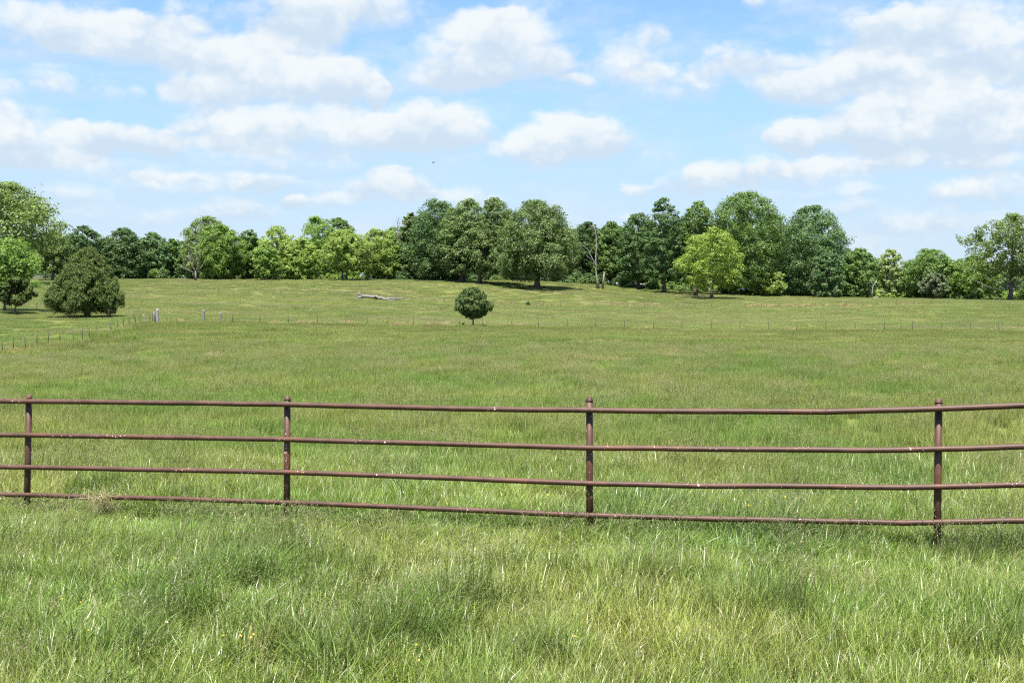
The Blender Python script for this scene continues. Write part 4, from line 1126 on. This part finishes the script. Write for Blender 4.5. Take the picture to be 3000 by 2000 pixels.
CLOUDS = [  # photo x, y, half width, half height, density
    (180, 95, 250, 75, .80), (440, 135, 260, 75, .80), (330, 165, 180, 40, .6), (560, 60, 120, 70, .45),
    (930, 55, 240, 95, .95), (1120, 30, 160, 60, .6), (860, 125, 150, 50, .6),
    (790, 230, 290, 100, 1.05), (620, 285, 150, 60, .7), (960, 260, 210, 80, .8), (700, 185, 110, 55, .5),
    (1420, 175, 250, 125, 1.1), (1480, 110, 140, 80, .7), (1300, 240, 190, 60, .6), (1640, 190, 100, 60, .45), (1110, 278, 42, 56, 1.3),
    (700, 390, 190, 75, .9), (980, 400, 380, 85, 1.05), (1280, 380, 190, 85, 1.0), (640, 440, 170, 40, .5),
    (20, 410, 60, 90, 1.2), (120, 440, 180, 75, .95), (340, 415, 170, 52, 1.1), (200, 500, 260, 50, .55),
    (165, 262, 150, 56, .58), (365, 272, 52, 34, .45), (130, 350, 90, 40, .4),
    (550, 555, 240, 55, .60), (560, 515, 90, 20, .6), (850, 480, 320, 40, .55), (780, 540, 150, 34, .5), (868, 588, 44, 26, 1.0), (690, 622, 170, 34, .6),
    (1150, 555, 130, 58, 1.15), (1010, 600, 120, 36, .6), (1340, 590, 160, 40, .65), (230, 590, 85, 42, .65), (420, 640, 260, 36, .45),
    (1530, 455, 110, 75, .95), (1640, 425, 150, 85, 1.05), (1760, 410, 110, 70, .8), (1690, 246, 66, 30, .85),
    (1870, 170, 110, 100, .60), (1820, 210, 120, 60, .5), (1980, 255, 170, 70, .65), (2180, 190, 150, 60, .62), (1935, 90, 70, 60, .5), (2240, 10, 90, 36, .5), (1560, 40, 130, 36, .4),
    (2640, 110, 230, 72, 1.05), (2760, 60, 160, 70, .7), (2940, 165, 170, 110, 1.1), (2850, 20, 170, 50, .5),
    (2400, 245, 200, 85, .85), (2600, 230, 200, 80, .85), (2330, 280, 110, 60, .6), (2760, 310, 210, 80, .9), (2560, 320, 190, 55, .6),
    (2740, 385, 300, 90, 1.05), (2500, 410, 230, 60, .8), (2320, 410, 90, 56, .9), (2960, 400, 150, 80, .95),
    (2080, 545, 150, 62, 1.05), (2330, 510, 200, 52, .85), (2640, 475, 280, 36, .7), (2500, 560, 150, 30, .5), (1860, 555, 60, 26, .6), (1840, 640, 70, 22, .6),
    (2480, 612, 120, 36, .75), (2650, 660, 100, 42, .75), (2880, 570, 180, 56, .75), (2770, 640, 70, 40, .6), (2900, 660, 140, 36, .5), (2950, 490, 120, 40, .6),
    (-250, 300, 250, 120, 1.0), (-350, 520, 260, 70, .9), (3250, 260, 220, 120, 1.0), (3300, 520, 240, 60, .8), (-300, 80, 200, 90, .8),
]
def build_world():
    w = bpy.data.worlds.new('World'); S.world = w; w.use_nodes = True
    nt = w.node_tree; n, l = nt.nodes, nt.links; n.clear()
    sky = n.new('ShaderNodeTexSky'); sky.sky_type = 'NISHITA'; sky.sun_disc = False
    sky.sun_elevation = SUN_EL; sky.sun_rotation = SUN_AZ
    sky.air_density = 1.0; sky.dust_density = 0.6; sky.ozone_density = 1.2; sky.altitude = 100
    tc = n.new('ShaderNodeTexCoord'); d = tc.outputs['Generated']
    sp = n.new('ShaderNodeSeparateXYZ'); l.new(d, sp.inputs[0])
    az = math_n(n, l, 'ARCTAN2', sp.outputs[0], sp.outputs[1])
    el = math_n(n, l, 'ARCSINE', sp.outputs[2])
    cb = n.new('ShaderNodeCombineXYZ'); l.new(az, cb.inputs[0]); l.new(el, cb.inputs[1])
    P0 = cb.outputs[0]
    # warp so that no cloud outline is an ellipse
    def col_noise(scale, detail, amp, vec):
        t = n.new('ShaderNodeTexNoise'); t.noise_dimensions = '3D'; l.new(vec, t.inputs['Vector'])
        t.inputs['Scale'].default_value = scale; t.inputs['Detail'].default_value = detail; t.inputs['Roughness'].default_value = .55
        s = n.new('ShaderNodeVectorMath'); s.operation = 'SUBTRACT'; l.new(t.outputs['Color'], s.inputs[0]); s.inputs[1].default_value = (.5, .5, .5)
        m = n.new('ShaderNodeVectorMath'); m.operation = 'MULTIPLY'; l.new(s.outputs[0], m.inputs[0]); m.inputs[1].default_value = amp
        return m.outputs[0]
    st = n.new('ShaderNodeVectorMath'); st.operation = 'MULTIPLY'; l.new(P0, st.inputs[0]); st.inputs[1].default_value = (1, 1.3, 1)
    P1 = n.new('ShaderNodeVectorMath'); P1.operation = 'ADD'; l.new(P0, P1.inputs[0]); l.new(col_noise(18, 4, (.042, .024, 0), st.outputs[0]), P1.inputs[1])
    P = P1.outputs[0]
    # one blob of cloud
    g = bpy.data.node_groups.new('cloud_blob', 'ShaderNodeTree')
    for nm, tp in (('P', 'NodeSocketVector'), ('Centre', 'NodeSocketVector'), ('Inv', 'NodeSocketVector'), ('Amp', 'NodeSocketFloat'), ('D', 'NodeSocketFloat'), ('H', 'NodeSocketFloat')):
        g.interface.new_socket(nm, in_out='INPUT', socket_type=tp)
    for nm in ('D', 'H'): g.interface.new_socket(nm, in_out='OUTPUT', socket_type='NodeSocketFloat')
    g.interface.new_socket('P', in_out='OUTPUT', socket_type='NodeSocketVector')
    gn, gl = g.nodes, g.links; gi, go = gn.new('NodeGroupInput'), gn.new('NodeGroupOutput')
    s = gn.new('ShaderNodeVectorMath'); s.operation = 'SUBTRACT'; gl.new(gi.outputs[0], s.inputs[0]); gl.new(gi.outputs[1], s.inputs[1])
    m = gn.new('ShaderNodeVectorMath'); m.operation = 'MULTIPLY'; gl.new(s.outputs[0], m.inputs[0]); gl.new(gi.outputs[2], m.inputs[1])
    xyz = gn.new('ShaderNodeSeparateXYZ'); gl.new(m.outputs[0], xyz.inputs[0])
    y = xyz.outputs[1]
    below = math_n(gn, gl, 'MINIMUM', y, 0.0)                      # flatter underside
    yy = math_n(gn, gl, 'ADD', y, math_n(gn, gl, 'MULTIPLY', below, .45))
    r2 = math_n(gn, gl, 'ADD', math_n(gn, gl, 'MULTIPLY', xyz.outputs[0], xyz.outputs[0]), math_n(gn, gl, 'MULTIPLY', yy, yy))
    f = math_n(gn, gl, 'MAXIMUM', math_n(gn, gl, 'SUBTRACT', 1.0, r2), 0.0)
    wgt = math_n(gn, gl, 'MULTIPLY', f, gi.outputs[3])
    dsum = math_n(gn, gl, 'ADD', gi.outputs[4], wgt); gl.new(dsum, go.inputs[0])
    # handing P on through the sum makes the shader evaluate one blob after the other
    hold = gn.new('ShaderNodeVectorMath'); hold.operation = 'MULTIPLY_ADD'; gl.new(dsum, hold.inputs[0]); hold.inputs[1].default_value = (1e-7, 1e-7, 0); gl.new(gi.outputs[0], hold.inputs[2])
    gl.new(hold.outputs[0], go.inputs[2])
    gl.new(math_n(gn, gl, 'ADD', gi.outputs[5], math_n(gn, gl, 'MULTIPLY', wgt, y)), go.inputs[1])
    D = H = None
    for (cx, cy, rx, ry, a) in CLOUDS:
        tx, tz = ray(cx, cy); A = math.atan(tx); E = math.atan2(tz, math.hypot(1, tx))
        q = n.new('ShaderNodeGroup'); q.node_tree = g; l.new(P, q.inputs[0])
        q.inputs[1].default_value = (A, E, 0); q.inputs[2].default_value = (F / (rx * 1.2), F / (ry * 1.24), 0); q.inputs[3].default_value = a * 1.2
        if D is not None: l.new(D, q.inputs[4]); l.new(H, q.inputs[5])
        D, H, P = q.outputs[0], q.outputs[1], q.outputs[2]
    # loose cumulus over the rest of the sky
    wide = noise(n, l, d, 3.2, 4, .5)
    side = ramp01(n, l, math_n(n, l, 'ABSOLUTE', az), .50, .75)
    high = ramp01(n, l, el, .26, .42)
    out = math_n(n, l, 'MAXIMUM', side, high)
    D = math_n(n, l, 'ADD', D, math_n(n, l, 'MULTIPLY', math_n(n, l, 'MULTIPLY', ramp01(n, l, wide, .48, .66), out), .8))
    n1 = noise(n, l, st.outputs[0], 30, 8, .60)
    n2 = noise(n, l, st.outputs[0], 70, 5, .6)
    n3 = noise(n, l, P, 13, 4, .5)
    dens = math_n(n, l, 'ADD', D, math_n(n, l, 'MULTIPLY', math_n(n, l, 'SUBTRACT', n1, .5), 1.15))
    dens = math_n(n, l, 'ADD', dens, math_n(n, l, 'MULTIPLY', math_n(n, l, 'SUBTRACT', n2, .5), .45))
    def billow(scale, amp):
        v = n.new('ShaderNodeTexVoronoi'); v.voronoi_dimensions = '2D'; v.feature = 'F1'
        ad = n.new('ShaderNodeVectorMath'); ad.operation = 'ADD'; l.new(st.outputs[0], ad.inputs[0]); l.new(col_noise(40, 2, (.03, .03, 0), st.outputs[0]), ad.inputs[1])
        l.new(ad.outputs[0], v.inputs['Vector']); v.inputs['Scale'].default_value = scale
        return math_n(n, l, 'MULTIPLY', math_n(n, l, 'SUBTRACT', .46, v.outputs['Distance']), amp)
    puff = math_n(n, l, 'ADD', billow(34, .30), billow(85, .20))
    dens = math_n(n, l, 'ADD', dens, puff)
    hh = math_n(n, l, 'DIVIDE', H, math_n(n, l, 'ADD', D, .15))
    edge = math_n(n, l, 'ADD', ramp01(n, l, n3, .35, .65), math_n(n, l, 'MULTIPLY', hh, -1.0))    # crisp tops, frayed undersides
    hi = n.new('ShaderNodeMapRange'); l.new(edge, hi.inputs[0]); hi.inputs[1].default_value = -.2; hi.inputs[2].default_value = 1.1
    hi.inputs[3].default_value = .80; hi.inputs[4].default_value = 1.75
    al = n.new('ShaderNodeMapRange'); al.interpolation_type = 'SMOOTHSTEP'; l.new(dens, al.inputs[0]); al.inputs[1].default_value = .05; l.new(hi.outputs[0], al.inputs[2])
    wmap = n.new('ShaderNodeMapping'); l.new(P0, wmap.inputs[0]); wmap.inputs['Scale'].default_value = (1, 2.6, 1); wmap.inputs['Rotation'].default_value = (0, 0, .25)
    wisp = ramp01(n, l, noise(n, l, wmap.outputs[0], 9, 7, .62), .40, .76)
    wisp = math_n(n, l, 'MULTIPLY', wisp, .70)
    thin = math_n(n, l, 'MAXIMUM', math_n(n, l, 'MULTIPLY', al.outputs[0], .96), wisp)
    # light from above: tops white, undersides pale blue grey
    lit = math_n(n, l, 'ADD', math_n(n, l, 'MULTIPLY', hh, 1.25), math_n(n, l, 'MULTIPLY', math_n(n, l, 'SUBTRACT', n1, .5), .8))
    lit = math_n(n, l, 'ADD', lit, math_n(n, l, 'MULTIPLY', math_n(n, l, 'SUBTRACT', n3, .5), 1.1))
    lit = math_n(n, l, 'ADD', lit, math_n(n, l, 'MULTIPLY', puff, 1.5))
    lit = ramp01(n, l, lit, -.28, .62)
    ccol = mixc(n, l, CLOUD_SHADE, CLOUD_LIT, lit)
    # whitish veil low over the horizon
    veil = ramp01(n, l, el, .30, .02)
    air = mixc(n, l, sky.outputs[0], (.62, .80, .96), 1.0, 'MULTIPLY')
    base = mixc(n, l, air, SKY_VEIL, math_n(n, l, 'MULTIPLY', veil, .88))
    low = math_n(n, l, 'MULTIPLY', ramp01(n, l, el, .14, .0), math_n(n, l, 'ADD', .38, math_n(n, l, 'MULTIPLY', n3, .55)))
    base = mixc(n, l, base, (3.25, 3.78, 4.20), low)
    col = mixc(n, l, base, ccol, thin)
    bg = n.new('ShaderNodeBackground'); l.new(col, bg.inputs[0]); bg.inputs[1].default_value = SKY_STRENGTH
    o = n.new('ShaderNodeOutputWorld'); l.new(bg.outputs[0], o.inputs[0])
SKY_STRENGTH = 0.08
CLOUD_LIT = (4.05, 4.26, 4.34); CLOUD_SHADE = (2.84, 3.42, 4.02); SKY_VEIL = (2.30, 3.26, 4.30)
build_world()

S.view_settings.view_transform = 'Standard'; S.view_settings.look = 'None'
S.view_settings.exposure = 1.5; S.view_settings.gamma = 1.0
S.render.engine = 'CYCLES'; S.cycles.filter_width = 1.2
cy = S.cycles
cy.max_bounces = 6; cy.diffuse_bounces = 4; cy.glossy_bounces = 2; cy.transmission_bounces = 3; cy.transparent_max_bounces = 4
cy.caustics_reflective = False; cy.caustics_refractive = False
cy.use_adaptive_sampling = True; cy.adaptive_threshold = 0.02
cy.use_denoising = False
cy.sample_clamp_indirect = 6.0
